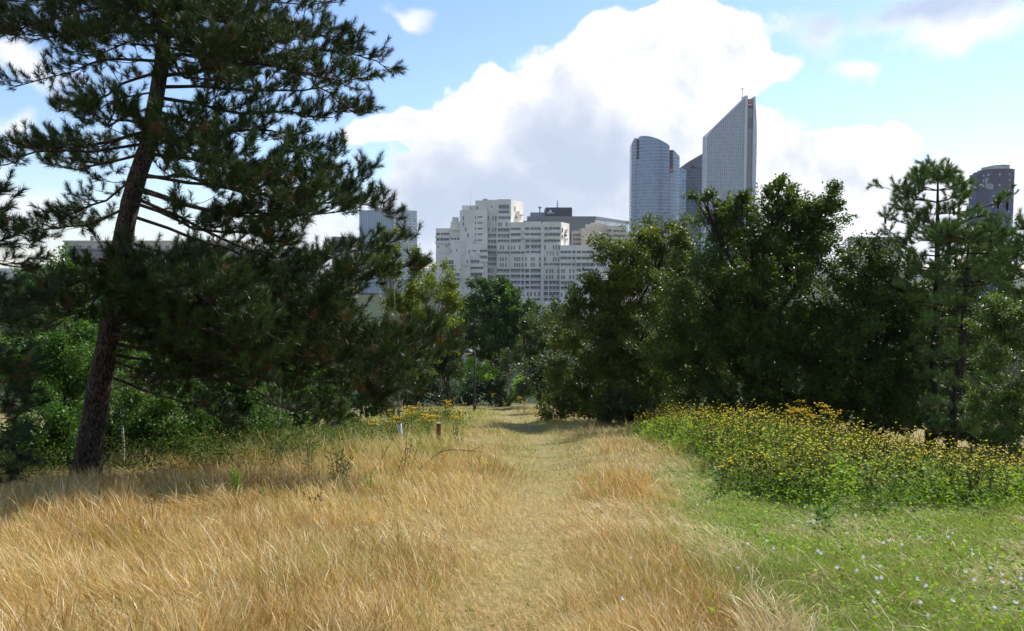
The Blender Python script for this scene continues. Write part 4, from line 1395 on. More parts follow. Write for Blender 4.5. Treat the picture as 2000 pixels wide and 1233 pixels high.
def broad_tree(name, label, cat, base, lobes, seed, tint, lai=1.3, leaf=None, aspect=0.58, trunk_r=0.12, bark='bark_dark', mat='leaf_glossy', droop=0.25,
               warm=0.25, twig=0.34, stems=1, loose=0.10, group=None, limbs=True):
    """lobes: (px, py, rx, ry, Y) outlines in the photograph with their distance"""
    r = np.random.default_rng(seed)
    base = np.array(base, float)
    root = thing(name, label, cat, base, group=group)
    C0 = []; R0 = []
    for (px, py, rx, ry, Y) in lobes:
        C0.append(W(px, py, Y)); R0.append((rx * Y / F, 0.85 * max(rx, ry * 0.8) * Y / F, ry * Y / F))
    C0 = np.array(C0); R0 = np.array(R0)
    Ym = C0[:, 1].mean()
    if leaf is None: leaf = max(0.062, 0.0039 * Ym)
    larea = 0.5 * leaf * leaf * aspect
    area = math.pi * R0[:, 0] * R0[:, 2]
    per = 22
    nt = np.maximum(8, (lai * 3.2 * area / larea / per).astype(int))
    # twigs are gathered into sprays that stand out from the crown with dark gaps between
    SPR = 9
    ks = np.repeat(np.arange(len(lobes)), np.maximum(2, nt // SPR))
    ds = rand_unit(r, len(ks))
    us = r.random(len(ks))
    rs = np.where(us < 0.70, r.uniform(0.62, 0.95, len(ks)), r.uniform(0.2, 0.7, len(ks)))
    rs = np.where(us > 1 - loose, r.uniform(0.95, 1.15, len(ks)), rs)
    rs = rs * (0.70 + 0.55 * vnoise3(ds * 2.3 + ks[:, None] * 5.1, seed))
    cs = C0[ks] + ds * R0[ks] * rs[:, None]
    sax = unit(ds * np.array([1, 1, 0.6]) + np.array([0, 0, 0.28]) + r.normal(size=ds.shape) * 0.35)
    slen = 0.32 * R0[ks].min(1) * r.uniform(0.6, 1.5, len(ks))
    sel_ = np.repeat(np.arange(len(ks)), SPR)
    k = ks[sel_]; d = sax[sel_]; u = us[sel_]
    pos = cs[sel_] + sax[sel_] * (slen[sel_] * r.uniform(-0.5, 1.0, len(k)))[:, None] + r.normal(size=(len(k), 3)) * (0.26 * slen[sel_])[:, None] * np.array([1, 1, 0.55])
    # drop twigs hidden deep inside other lobes, and below the ground
    keep = pos[:, 2] > tz(pos[:, 0], pos[:, 1]) + 0.05
    for j in range(len(lobes)):
        q = np.linalg.norm((pos - C0[j]) / R0[j], axis=1)
        keep &= ~((q < 0.55) & (k != j) & (r.random(len(k)) < 0.7))
    # ragged holes
    keep &= vnoise3(pos / (0.055 * Ym * 0.6), seed + 2) > 0.24
    pos = pos[keep]; d = d[keep]; k = k[keep]; inner = (u[keep] >= 0.70) & (u[keep] <= 1 - loose)
    axis = unit(d * np.array([1, 1, 0.7]) + np.array([0, 0, 0.25]) + r.normal(size=d.shape) * 0.45)
    n = len(pos)
    kk = np.repeat(np.arange(n), per)
    s = r.uniform(-0.6, 0.6, n * per)
    tw = twig * Ym / 28.0 if Ym > 28 else twig
    lp = pos[kk] + axis[kk] * (s * tw)[:, None] + r.normal(size=(n * per, 3)) * tw * 0.22
    ldir = unit(axis[kk] * 0.6 + r.normal(size=(n * per, 3)) * 0.7 - np.array([0, 0, droop]))
    nrm = unit(np.array([0, 0, 0.75]) + r.normal(size=(n * per, 3)) * 0.55)
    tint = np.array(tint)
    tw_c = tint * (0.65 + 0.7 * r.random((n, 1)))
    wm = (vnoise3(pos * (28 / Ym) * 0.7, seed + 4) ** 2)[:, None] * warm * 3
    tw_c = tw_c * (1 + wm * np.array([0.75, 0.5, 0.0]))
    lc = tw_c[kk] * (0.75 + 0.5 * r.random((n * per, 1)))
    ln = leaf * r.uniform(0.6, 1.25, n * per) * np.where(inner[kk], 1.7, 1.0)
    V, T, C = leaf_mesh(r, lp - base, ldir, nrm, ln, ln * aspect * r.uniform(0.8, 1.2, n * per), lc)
    tag(obj('crown', mesh_np('crown', V, [T], M[mat], C), root), kind='stuff')
    # wood: stems, one limb into every lobe and twigs out of it
    ctr = C0.mean(0)
    top = np.array([ctr[0], ctr[1], C0[:, 2].max()])
    mb = MB()
    bz = base - np.array([0, 0, 0.1])
    axes = []
    for q in range(stems):
        off = r.normal(size=3) * np.array([0.25, 0.2, 0]) * (stems > 1) * (Ym / 30)
        e = top * 0.75 + bz * 0.25 + off * 3 - np.array([0, 0, 0.1])
        pth = spline([bz + off, bz * 0.6 + e * 0.4 + r.normal(size=3) * 0.12, e], 14)
        mb.tube(pth - base, np.linspace(trunk_r, trunk_r * 0.25, 14), 8)
        axes.append(pth)
    mb.build('trunk', M[bark], root, True)
    if limbs:
        for j in range(len(lobes)):
            pth = axes[j % stems]
            zf = np.clip((C0[j][2] - R0[j][2] * 0.9 - bz[2]) / max(0.1, top[2] - bz[2]), 0.12, 0.8)
            s0 = pth[int(zf * 13)]
            lm = MB()
            m0 = s0 * 0.5 + C0[j] * 0.5 + np.array([0, 0, -0.1 * R0[j][2]]) + r.normal(size=3) * 0.1
            lp_ = spline([s0, m0, C0[j]], 8)
            lm.tube(lp_ - base, np.linspace(trunk_r * 0.45, trunk_r * 0.16, 8), 6)
            sel = np.where(k == j)[0]
            if len(sel):
                sel = r.choice(sel, min(len(sel), 26), replace=False)
                st = lp_[r.integers(3, 8, len(sel))]
                md = st * 0.5 + pos[sel] * 0.5 + r.normal(size=(len(sel), 3)) * 0.06 * R0[j][0]
                v1, q1 = sticks(st - base, md - base, trunk_r * 0.14, trunk_r * 0.09)
                lm.add(v1, q1)
                v1, q1 = sticks(md - base, pos[sel] - base, trunk_r * 0.09, trunk_r * 0.03)
                lm.add(v1, q1)
            lm.build('limb', M[bark], root, True)
    return root


def gz(px, Y):
    x = W(px, 600, Y)[0]
    return np.array([x, Y, float(tz(x, Y))])


DARK = (0.054, 0.090, 0.013)
broad_tree('broadleaf_tree', 'yellowish leafy tree nearest the path among the dark trees', 'tree', gz(1225, 37),
           [(1195, 555, 65, 60, 37), (1255, 500, 85, 62, 38), (1175, 650, 85, 85, 37), (1135, 715, 75, 80, 38), (1290, 560, 100, 95, 36), (1245, 690, 110, 105, 36), (1150, 605, 55, 60, 37), (1310, 470, 60, 50, 36), (1130, 775, 70, 45, 38), (1200, 770, 95, 55, 36), (1110, 800, 60, 30, 39), (1280, 790, 80, 45, 35)],
           51, (0.072, 0.098, 0.014), 1.3, warm=0.40, trunk_r=0.16)
broad_tree('broadleaf_tree', 'tallest and widest dark round tree in front of the slanted tower', 'tree', gz(1480, 30),
           [(1420, 430, 70, 40, 30), (1565, 410, 62, 46, 30), (1372, 388, 34, 18, 29), (1480, 520, 140, 75, 30), (1605, 460, 50, 80, 30), (1520, 385, 44, 30, 30), (1620, 395, 26, 36, 30), (1440, 400, 34, 24, 29), (1400, 600, 130, 115, 29), (1560, 620, 160, 125, 29), (1470, 730, 170, 100, 29), (1350, 690, 85, 110, 29), (1505, 445, 80, 55, 31), (1545, 470, 100, 60, 30), (1450, 470, 80, 50, 30), (1430, 800, 160, 50, 29), (1570, 770, 120, 70, 29)],
           52, DARK, 1.25, warm=0.28, trunk_r=0.2)
broad_tree('broadleaf_tree', 'dark round tree between the widest tree and the cone bearing pine', 'tree', gz(1690, 27.5),
           [(1690, 535, 85, 70, 28), (1725, 625, 95, 85, 27), (1650, 700, 105, 100, 27), (1735, 730, 80, 100, 27), (1765, 560, 45, 48, 28), (1690, 810, 110, 55, 27), (1640, 600, 60, 60, 28), (1775, 660, 55, 90, 28), (1790, 780, 60, 70, 28)],
           53, (0.046, 0.082, 0.014), 1.3, warm=0.25, trunk_r=0.16)
broad_tree('birch_tree', 'light birch with small shimmering leaves at the right frame edge', 'tree', gz(1965, 17.5),
           [(1955, 650, 45, 80, 17.5), (1992, 720, 55, 110, 17.5), (1945, 790, 45, 90, 17.5), (2000, 600, 40, 55, 17.5), (1985, 830, 60, 60, 17)],
           54, (0.075, 0.12, 0.024), 1.2, leaf=0.06, bark='bark_pale', trunk_r=0.05, twig=0.22, loose=0.2, stems=2)
broad_tree('shrub', 'low dark shrub at the foot of the pine trunks right of the flowers', 'shrub', gz(1890, 26),
           [(1890, 850, 62, 36, 26), (1850, 830, 40, 40, 27), (1940, 840, 50, 40, 26)], 55, (0.026, 0.045, 0.014), 1.4, trunk_r=0.04, stems=3)
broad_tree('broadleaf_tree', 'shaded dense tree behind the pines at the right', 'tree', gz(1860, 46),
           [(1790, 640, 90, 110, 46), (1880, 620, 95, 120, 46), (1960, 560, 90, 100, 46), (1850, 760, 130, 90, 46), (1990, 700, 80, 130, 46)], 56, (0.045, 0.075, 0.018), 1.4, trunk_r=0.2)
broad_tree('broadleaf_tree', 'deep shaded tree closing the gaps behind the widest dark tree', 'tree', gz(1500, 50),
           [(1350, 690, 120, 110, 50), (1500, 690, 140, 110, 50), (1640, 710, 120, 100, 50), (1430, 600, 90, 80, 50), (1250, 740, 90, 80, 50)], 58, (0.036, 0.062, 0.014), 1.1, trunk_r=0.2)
broad_tree('shrub', 'small bush with glinting leaves where the path meets the dark trees', 'shrub', gz(1225, 33),
           [(1215, 795, 55, 30, 33), (1250, 810, 45, 25, 33), (1180, 800, 35, 22, 33.5)], 57, (0.05, 0.07, 0.025), 1.3, trunk_r=0.03, stems=3)
# centre
broad_tree('broadleaf_tree', 'round headed dark green tree standing behind the lamp post', 'tree', gz(972, 82),
           [(972, 605, 64, 58, 82), (935, 645, 50, 50, 82), (1012, 645, 48, 52, 82), (975, 670, 76, 46, 81), (988, 568, 36, 24, 82), (950, 580, 40, 34, 82), (975, 630, 60, 50, 81)],
           61, (0.048, 0.105, 0.020), 1.9, mat='leaf', warm=0.08, trunk_r=0.45, twig=0.22, loose=0.02)
broad_tree('shrub', 'grey green bush right of the round headed tree', 'shrub', gz(1068, 66),
           [(1070, 660, 42, 42, 66), (1040, 690, 40, 45, 66), (1015, 715, 34, 40, 72), (1050, 640, 30, 36, 68), (1095, 640, 36, 36, 67), (1065, 735, 48, 55, 62), (1020, 650, 20, 30, 67)], 62, (0.055, 0.085, 0.03), 1.1, trunk_r=0.15, stems=2)
broad_tree('shrub', 'dark bush hugging the path bend under the dark trees', 'shrub', gz(1075, 50),
           [(1075, 770, 38, 34, 50), (1110, 760, 50, 50, 49), (1060, 740, 26, 40, 51)], 63, (0.022, 0.040, 0.012), 1.4, trunk_r=0.08, stems=3)
for lab, lb, sd, tn in (
        ('leafy yellow green tree top below the white block', [(1090, 618, 50, 26, 118), (1065, 640, 40, 36, 118)], 64, (0.075, 0.11, 0.022)),
        ('green tree top just right of the round headed tree', [(1045, 622, 30, 30, 112), (1030, 660, 34, 40, 112)], 65, (0.05, 0.085, 0.02)),
        ('dark tree under the left wing of the white block', [(905, 610, 40, 40, 112), (890, 650, 46, 40, 112)], 66, (0.05, 0.08, 0.02))):
    x = W(lb[0][0], 600, lb[0][4])[0]
    broad_tree('broadleaf_tree', lab, 'tree', (x, lb[0][4], float(tz(x, lb[0][4]))), lb, sd, tn, 1.2, mat='leaf', trunk_r=0.25, twig=0.25)
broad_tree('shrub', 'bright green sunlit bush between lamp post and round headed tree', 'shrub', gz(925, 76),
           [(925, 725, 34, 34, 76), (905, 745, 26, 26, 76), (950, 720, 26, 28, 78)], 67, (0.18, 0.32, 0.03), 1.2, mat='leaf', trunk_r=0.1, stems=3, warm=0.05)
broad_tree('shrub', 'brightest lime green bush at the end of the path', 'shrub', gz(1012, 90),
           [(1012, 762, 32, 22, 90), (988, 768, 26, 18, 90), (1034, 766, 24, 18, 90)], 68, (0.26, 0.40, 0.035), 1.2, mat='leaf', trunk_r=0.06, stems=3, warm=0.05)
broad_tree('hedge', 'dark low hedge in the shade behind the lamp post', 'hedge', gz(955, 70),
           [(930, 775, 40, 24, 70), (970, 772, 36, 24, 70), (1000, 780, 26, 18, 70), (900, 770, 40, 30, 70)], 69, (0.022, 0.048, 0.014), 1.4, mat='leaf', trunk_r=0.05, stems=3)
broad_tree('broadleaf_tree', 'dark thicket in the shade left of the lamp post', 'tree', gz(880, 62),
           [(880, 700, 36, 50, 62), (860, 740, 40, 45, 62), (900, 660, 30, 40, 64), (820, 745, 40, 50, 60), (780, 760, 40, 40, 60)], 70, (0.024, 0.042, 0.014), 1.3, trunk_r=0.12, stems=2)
# birch left of the centre
broad_tree('birch_tree', 'yellow green birch with pale branches beside the white block', 'tree', gz(790, 31),
           [(850, 560, 48, 52, 31), (820, 505, 26, 30, 31), (855, 640, 46, 50, 31), (800, 600, 52, 66, 31), (762, 468, 28, 26, 31), (755, 520, 38, 46, 31), (882, 590, 22, 30, 31), (790, 690, 60, 60, 31), (870, 600, 34, 40, 31)],
           71, (0.13, 0.175, 0.022), 1.1, leaf=0.085, aspect=0.75, bark='bark_pale', trunk_r=0.09, mat='leaf', loose=0.16, stems=2, twig=0.3)
# left side, behind the big pine
GREEN = (0.060, 0.135, 0.022)
for lab, nm, cat, px, Y, lb, sd, tn, st in (
        ('maple with bright green leaves just left of the big pine trunk', 'maple_tree', 'tree', 110, 23, [(105, 560, 75, 50, 23), (140, 525, 45, 36, 23), (60, 590, 60, 50, 23), (150, 590, 50, 40, 23)], 72, (0.055, 0.125, 0.022), 1),
        ('purple leaved plum tree peeping left of the big pine trunk', 'plum_tree', 'tree', 205, 30, [(195, 512, 36, 18, 30), (225, 525, 30, 18, 30)], 73, (0.060, 0.022, 0.026), 1),
        ('green shrub between the frame edge and the big pine trunk, upper one', 'shrub', 'shrub', 95, 20, [(120, 690, 90, 70, 20), (50, 740, 70, 80, 20), (160, 770, 70, 70, 20)], 74, GREEN, 3),
        ('green shrub at the left frame corner, foot of the pines', 'shrub', 'shrub', 80, 17, [(90, 850, 70, 75, 17), (20, 880, 60, 70, 17), (140, 900, 50, 45, 17)], 75, GREEN, 3),
        ('green shrub right behind the big pine trunk', 'shrub', 'shrub', 290, 19, [(290, 740, 70, 80, 19), (260, 850, 60, 70, 18), (330, 830, 80, 80, 18), (300, 900, 70, 40, 17.5), (360, 885, 80, 45, 18), (215, 880, 50, 60, 17.5)], 76, (0.062, 0.130, 0.024), 3),
        ('green shrub under the low pine branches, second from the big trunk', 'shrub', 'shrub', 430, 20, [(420, 760, 80, 80, 20), (480, 800, 70, 70, 20), (420, 860, 80, 55, 19), (500, 850, 60, 50, 19), (450, 890, 80, 36, 18.5)], 77, (0.052, 0.11, 0.022), 3),
        ('green shrub under the low pine branches, third from the big trunk', 'shrub', 'shrub', 580, 24, [(570, 770, 70, 60, 24), (700, 780, 60, 45, 29), (740, 740, 50, 60, 31), (630, 790, 60, 45, 25), (560, 830, 60, 36, 23), (650, 760, 50, 50, 25), (610, 840, 70, 36, 23), (540, 860, 60, 36, 22)], 78, (0.055, 0.115, 0.022), 3),
        ('bright poplar top seen through the pine under its long branches', 'poplar_tree', 'tree', 475, 34, [(480, 535, 46, 34, 34), (450, 560, 40, 34, 34), (520, 580, 50, 46, 34)], 79, (0.075, 0.12, 0.022), 1),
        ('dark tree filling the gap behind the big pine at left', 'broadleaf_tree', 'tree', 330, 40, [(330, 610, 120, 70, 40), (250, 690, 120, 80, 40), (430, 680, 130, 80, 40), (560, 650, 110, 80, 40), (680, 690, 90, 80, 42), (100, 650, 120, 80, 38)], 80, (0.034, 0.065, 0.018), 1)):
    broad_tree(nm, lab, cat, gz(px, Y), lb, sd, tn, 1.5, mat='leaf', trunk_r=0.06 if st > 1 else 0.12, stems=st, warm=0.1)
for px, py0, py1, Y, lab, sd in ((225, 910, 790, 16.5, 'slim white birch sapling just right of the big pine trunk', 91), (536, 850, 720, 21, 'slim white birch sapling under the low pine branches', 92)):
    b = W(px, py0, Y); b[2] = float(tz(b[0], Y))
    broad_tree('birch_tree', lab, 'tree', b, [(px + 10, py1 - 60, 40, 60, Y), (px + 20, py1, 30, 30, Y)], sd, (0.055, 0.11, 0.022), 0.8, bark='bark_pale', mat='leaf', trunk_r=0.055, limbs=False)


# ------------------------------------------------------------------ lamp, posts, twig
def lamp():
    b = G(927, 803)
    Y = b[1]
    s = Y / F
    root = thing('street_lamp', 'dark park lamp post with a domed head over the path', 'lamp', b)
    H = 118 * s
    MB().tube([(0, 0, 0), (0, 0, 0.7), (0, 0, 0.75), (0, 0, H * 0.5), (0, 0, H)], [0.11, 0.105, 0.075, 0.07, 0.055], 12).build('post', M['lamp_paint'], root, True)
    MB().tube([(0, 0, -0.05), (0, 0, 0.06)], [0.17, 0.16], 12).build('base_plate', M['lamp_paint'], root)
    arm = spline([(0, 0, H - 0.05), (-0.12, 0, H + 0.02), (-0.30, 0, H + 0.02)], 6)
    MB().tube(arm, [0.045] * 6, 8).build('arm', M['lamp_paint'], root, True)
    cx = -12 * s
    prof = [(0.02, 0.24), (0.12, 0.225), (0.22, 0.18), (0.30, 0.11), (0.345, 0.04), (0.36, 0.0), (0.33, -0.01)]
    n = 20
    V = np.array([(cx + r_ * math.cos(a), r_ * math.sin(a), H - 0.06 + z) for r_, z in prof for a in np.linspace(0, 2 * math.pi, n, endpoint=False)])
    i = np.arange(len(prof) - 1)[:, None] * n; k = np.arange(n)[None, :]
    Q = np.stack([i + k, i + (k + 1) % n, i + n + (k + 1) % n, i + n + k], -1).reshape(-1, 4)
    hd = obj('lamp_head', mesh_np('lamp_head', V, [Q[:, ::-1]], M['lamp_paint'], None, True), root)
    prof = [(0.325, -0.005), (0.28, -0.07), (0.17, -0.12), (0.02, -0.135)]
    V = np.array([(cx + r_ * math.cos(a), r_ * math.sin(a), H - 0.06 + z) for r_, z in prof for a in np.linspace(0, 2 * math.pi, n, endpoint=False)])
    i = np.arange(len(prof) - 1)[:, None] * n
    Q = np.stack([i + k, i + (k + 1) % n, i + n + (k + 1) % n, i + n + k], -1).reshape(-1, 4)
    obj('diffuser', mesh_np('diffuser', V, [Q[:, ::-1]], M['lamp_glass'], None, True), hd)


lamp()


def posts():
    b = G(783, 872); s = b[1] / F
    root = thing('marker_post', 'leaning whitewashed post among the ragwort left of the path', 'post', b)
    MB().tube([(0.02, 0, -0.1), (0, 0, 0.2), (-0.03, 0, 46 * s)], [4.8 * s, 4.5 * s, 3.9 * s], 10).build('shaft', M['stone_white'], root, True)
    MB().tube([(-0.031, 0, 46 * s + 0.005), (-0.034, 0, 46 * s + 0.05)], [4.1 * s, 3.4 * s], 10).build('weathered_cap', M['bark_dark'], root, True)
    b = G(857, 867); s = b[1] / F
    root = thing('wooden_post', 'short brown wooden post with pale cut top beside the path', 'post', b)
    h = 41 * s; r = 4.6 * s
    MB().plan([(r * math.cos(a), r * math.sin(a)) for a in np.linspace(0.3, 6.58, 9)[:-1]], -0.1, h).build('shaft', M['post_wood'], root)
    MB().plan([(0.93 * r * math.cos(a), 0.93 * r * math.sin(a)) for a in np.linspace(0.3, 6.58, 9)[:-1]], h + 0.002, h + 0.012).build('cut_top', M['cut_wood'], root)
    # fallen branch
    p0, p1, p2 = G(818, 927), G(870, 903), G(945, 900)
    root = thing('fallen_branch', 'thin fallen branch lying on the dry grass by the wooden post', 'branch', p0)
    up = np.array([0, 0, 0.16])
    pth = spline([p0 + up * 0.6, p1 + up * 1.6, p2 + up * 1.2], 14) - p0
    MB().tube(pth, np.linspace(0.014, 0.004, 14), 6).build('stick', M['bark_dark'], root, True)
    r = np.random.default_rng(2)
    A = pth[r.integers(3, 13, 9)]; B = A + r.normal(size=(9, 3)) * 0.12 + np.array([0.12, 0, 0.06])
    v, q = sticks(A, B, 0.005, 0.002)
    obj('twigs', mesh_np('twigs', v, [q], M['bark_dark']), root)


posts()
# ------------------------------------------------------------------ meadow
def grass_blades(r, P, L, az, phi0, phi1, wd, tint, segs, head):
    """curved tapering blades; head > 0 thickens the top like a seed head"""
    n = len(P)
    t = np.linspace(0, 1, segs + 1)
    hx = np.cos(az); hy = np.sin(az)
    fz_ = r.uniform(0, 2 * math.pi, n)
    fx = np.cos(fz_); fy = np.sin(fz_)
    pts = np.empty((n, segs + 1, 3))
    pts[:, 0] = P
    for k in range(segs):
        ph = phi0 + phi1 * (k + 0.5) / segs
        st = (L / segs)
        pts[:, k + 1, 0] = pts[:, k, 0] + hx * np.sin(ph) * st
        pts[:, k + 1, 1] = pts[:, k, 1] + hy * np.sin(ph) * st
        pts[:, k + 1, 2] = pts[:, k, 2] + np.cos(ph) * st
    V = np.empty((n, 2 * segs + 1, 3))
    for k in range(segs):
        wk = wd * (1 - 0.55 * t[k])
        if k == segs - 1: wk = np.where(head > 0, wd * head, wk * 0.8)
        o = np.stack([fx * wk * 0.5, fy * wk * 0.5, np.zeros(n)], -1)
        V[:, 2 * k] = pts[:, k] - o
        V[:, 2 * k + 1] = pts[:, k] + o
    V[:, 2 * segs] = pts[:, segs]
    m = 2 * segs + 1
    b = np.arange(n)[:, None] * m
    Q = np.concatenate([b + np.array([[2 * k, 2 * k + 1, 2 * k + 3, 2 * k + 2]]) for k in range(segs - 1)]) if segs > 1 else np.zeros((0, 4), int)
    T = b + np.array([[2 * segs - 2, 2 * segs - 1, 2 * segs]])
    C = np.repeat(tint, m, 0).reshape(n, m, 3)
    shade_ = np.ones(m); 
    return V.reshape(-1, 3), Q, T, C.reshape(-1, 3)


def bed_mask(x, y):
    """flower bed right of the path, 0..1"""
    edge = 3.35 + 0.5 * (fbm(y / 1.7, y * 0 + 2.0, 31) - 0.5) + 0.10 * np.clip(11 - y, 0, 4)
    near = 9.9 + 1.0 * (fbm(x / 1.5, x * 0 + 5.0, 33) - 0.5) - 0.12 * np.clip(x - 4, 0, 6)
    return ss(x, edge - 0.3, edge + 0.9) * ss(y, near - 0.7, near + 1.0) * (1 - ss(y, 23.5, 25))


STRAW = np.array([0.66, 0.49, 0.205]); GOLD = np.array([0.52, 0.315, 0.078]); BROWN = np.array([0.40, 0.235, 0.072]); GREENG = np.array([0.25, 0.41, 0.040]); OLIVE = np.array([0.30, 0.29, 0.075])


def meadow():
    r = np.random.default_rng(77)
    N = 400000
    y0, y1, p = 4.1, 66.0, -1.35
    u = r.random(N)
    y = (y0 ** (p + 1) + u * (y1 ** (p + 1) - y0 ** (p + 1))) ** (1 / (p + 1))
    hw = 0.70 * y + 1.6
    x = r.uniform(-1, 1, N) * hw
    dp = x - path_x(y)
    onpath = np.exp(-(np.abs(dp) / (0.40 + 0.34 * ss(y, 12, 18) + 0.30 * fbm(x / 0.7, y / 0.7, 29))) ** 2.2)
    greenr = ss(x - (0.95 + 0.13 * (y - 5.5)) + 0.9 * (fbm(x / 1.1, y / 1.1, 61) - 0.5), 0.0, 1.3) * (1 - ss(y, 12, 17))
    bed = bed_mask(x, y)
    tuft = fbm(x / 0.45, y / 0.45, 5)
    patch = fbm(x / 2.1, y / 2.1, 12)
    patch2 = fbm(x / 0.9 + 9, y / 0.9, 14)
    keep = r.random(N) < (0.35 + 1.0 * tuft) * (1 - 0.75 * bed)
    # little under the shrubs on the left and the trees on the right
    keep &= ~((y > 19) & (x < -5 - 0.12 * (y - 19)) & (r.random(N) < 0.8))
    keep &= ~((y > 26) & (x > 5) & (r.random(N) < 0.85))
    sel = np.where(keep)[0]
    x = x[sel]; y = y[sel]; dp = dp[sel]; onpath = onpath[sel]; greenr = greenr[sel]; tuft = tuft[sel]; patch = patch[sel]; patch2 = patch2[sel]; bed = bed[sel]
    n = len(x)
    z = tz(x, y)
    # colour by place
    g_amt = np.clip(0.08 + 0.95 * greenr * (0.25 + 0.95 * ss(fbm(x / 0.8 + 7, y / 0.8, 44), 0.36, 0.6)) + 0.70 * onpath * ss(y, 12, 17) + 0.35 * ss(patch2, 0.5, 0.75) * ss(y, 4, 30) + 0.25 * ss(y, 22, 40) + 0.45 * bed + 0.3 * ss(-x, 1.0, 2.0) * ss(y, 15, 18), 0, 0.9)
    q = r.random(n)
    c = np.empty((n, 3))
    a = ss(patch + 0.25 * (r.random(n) - 0.5), 0.35, 0.65)[:, None]
    c[:] = STRAW * (1 - a) + GOLD * a
    br = (r.random(n) < (0.12 + 0.5 * ss(patch2, 0.5, 0.7)) * (1 - ss(y, 16, 28)))
    c[br] = BROWN
    oli = r.random(n) < 0.35 * ss(fbm(x / 1.6 + 3, y / 1.6, 17), 0.54, 0.74)
    c[oli] = np.array([0.40, 0.34, 0.085])
    lite = (r.random(n) < 0.12)
    c[lite] = np.array([0.84, 0.73, 0.48])
    isg = q < g_amt
    c[isg] = np.where(r.random((isg.sum(), 1)) < 0.55, GREENG, OLIVE)
    c *= (0.75 + 0.5 * r.random((n, 1)))
    pale = (onpath * (1 - ss(y, 12, 17)) * 0.75)[:, None] * (~isg)[:, None]
    c = c * (1 - pale) + pale * np.array([0.70, 0.55, 0.26])
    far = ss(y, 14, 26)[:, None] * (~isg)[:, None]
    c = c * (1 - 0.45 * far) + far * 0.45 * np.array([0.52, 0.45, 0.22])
    # size
    tall = 0.21 + 0.28 * (tuft - 0.35) + 0.08 * ss(-x, 1, 5) + 0.14 * ss(patch, 0.5, 0.78)
    rough = ss(-x, 1.0, 2.0) * ss(y, 15, 18) * (1 - ss(y, 36, 44))
    tall = tall * (1 + 0.8 * rough)
    L = np.maximum(tall, 0.1) * (1 - 0.70 * onpath) * (1 - 0.42 * greenr) * r.uniform(0.55, 1.25, n)
    flat = ss(fbm(x / 1.3 + 4, y / 1.3, 41), 0.5, 0.72) * (1 - onpath)
    flat = np.maximum(flat, greenr * (~isg) * 0.9)
    L = np.where(isg & (greenr > 0.4), L * 0.75, np.where(greenr > 0.4, L * 1.5, L))
    c = np.where(((~isg) & (greenr > 0.4))[:, None], c * 0.4 + 0.6 * np.array([0.68, 0.58, 0.33]), c)
    wd = 0.0036 * np.maximum(1.0, y / 7.5) ** 0.85 * r.uniform(0.7, 1.35, n)
    wd = np.where(isg, wd * 1.35, np.where(lite, wd * 0.9, wd))
    L = np.where(lite, L * 1.12, L)
    ang = 2.6 + 5.0 * (fbm(x / 1.8, y / 1.8, 21) - 0.5) + r.normal(size=n) * 1.15
    phi0 = 0.12 + 0.5 * flat + 0.25 * onpath + np.abs(r.normal(size=n)) * 0.22
    phi1 = r.uniform(0.2, 1.7, n) * (0.6 + 0.9 * flat)
    head = np.where((~isg) & (r.random(n) < 0.38), 1.6, 0.0)
    P = np.stack([x, y, z - 0.01], -1)
    near = y < 13
    m_near = near
    for nm, msk, segs, lab in (('grass', near, 3, 'tall dry golden grass of the near meadow'), ('grass', ~near, 2, 'pale dry grass of the far meadow along the path')):
        i = np.where(msk)[0]
        V, Q, T, C = grass_blades(r, P[i], L[i], ang[i], phi0[i], phi1[i], wd[i], c[i], segs, head[i])
        o = obj(nm, mesh_np(nm, V, [Q, T], M['grass'], C))
        tag(o, lab, 'grass', kind='stuff')
    # short thatch so that little bare soil shows
    N = 110000
    u = r.random(N)
    y = (y0 ** -0.5 + u * (66.0 ** -0.5 - y0 ** -0.5)) ** -2
    x = r.uniform(-1, 1, N) * (0.70 * y + 1.2)
    dp = x - path_x(y)
    onp = np.exp(-(dp / 0.7) ** 2)
    gr = np.clip(ss(x - (0.95 + 0.13 * (y - 5.5)), 0, 1.3) * (1 - ss(y, 12, 17)) * 0.95 + 0.5 * onp * ss(y, 13, 18) + 0.15, 0, 0.9)
    isg = r.random(N) < gr
    c = np.where(isg[:, None], GREENG * 0.9, STRAW * (0.9 + 0.15 * onp[:, None])) * r.uniform(0.6, 1.2, (N, 1))
    V, Q, T, C = grass_blades(r, np.stack([x, y, tz(x, y) - 0.005], -1), r.uniform(0.06, 0.16, N), r.uniform(0, 6.28, N), r.uniform(0.2, 1.3, N), r.uniform(0, 0.6, N),
                              0.006 * np.maximum(1, y / 7) ** 0.85 * r.uniform(0.7, 1.3, N), c, 1, np.zeros(N))
    tag(obj('grass', mesh_np('grass', V, [Q, T], M['grass'], C)), 'short matted thatch covering the soil between the tall grass', 'grass', kind='stuff')


meadow()


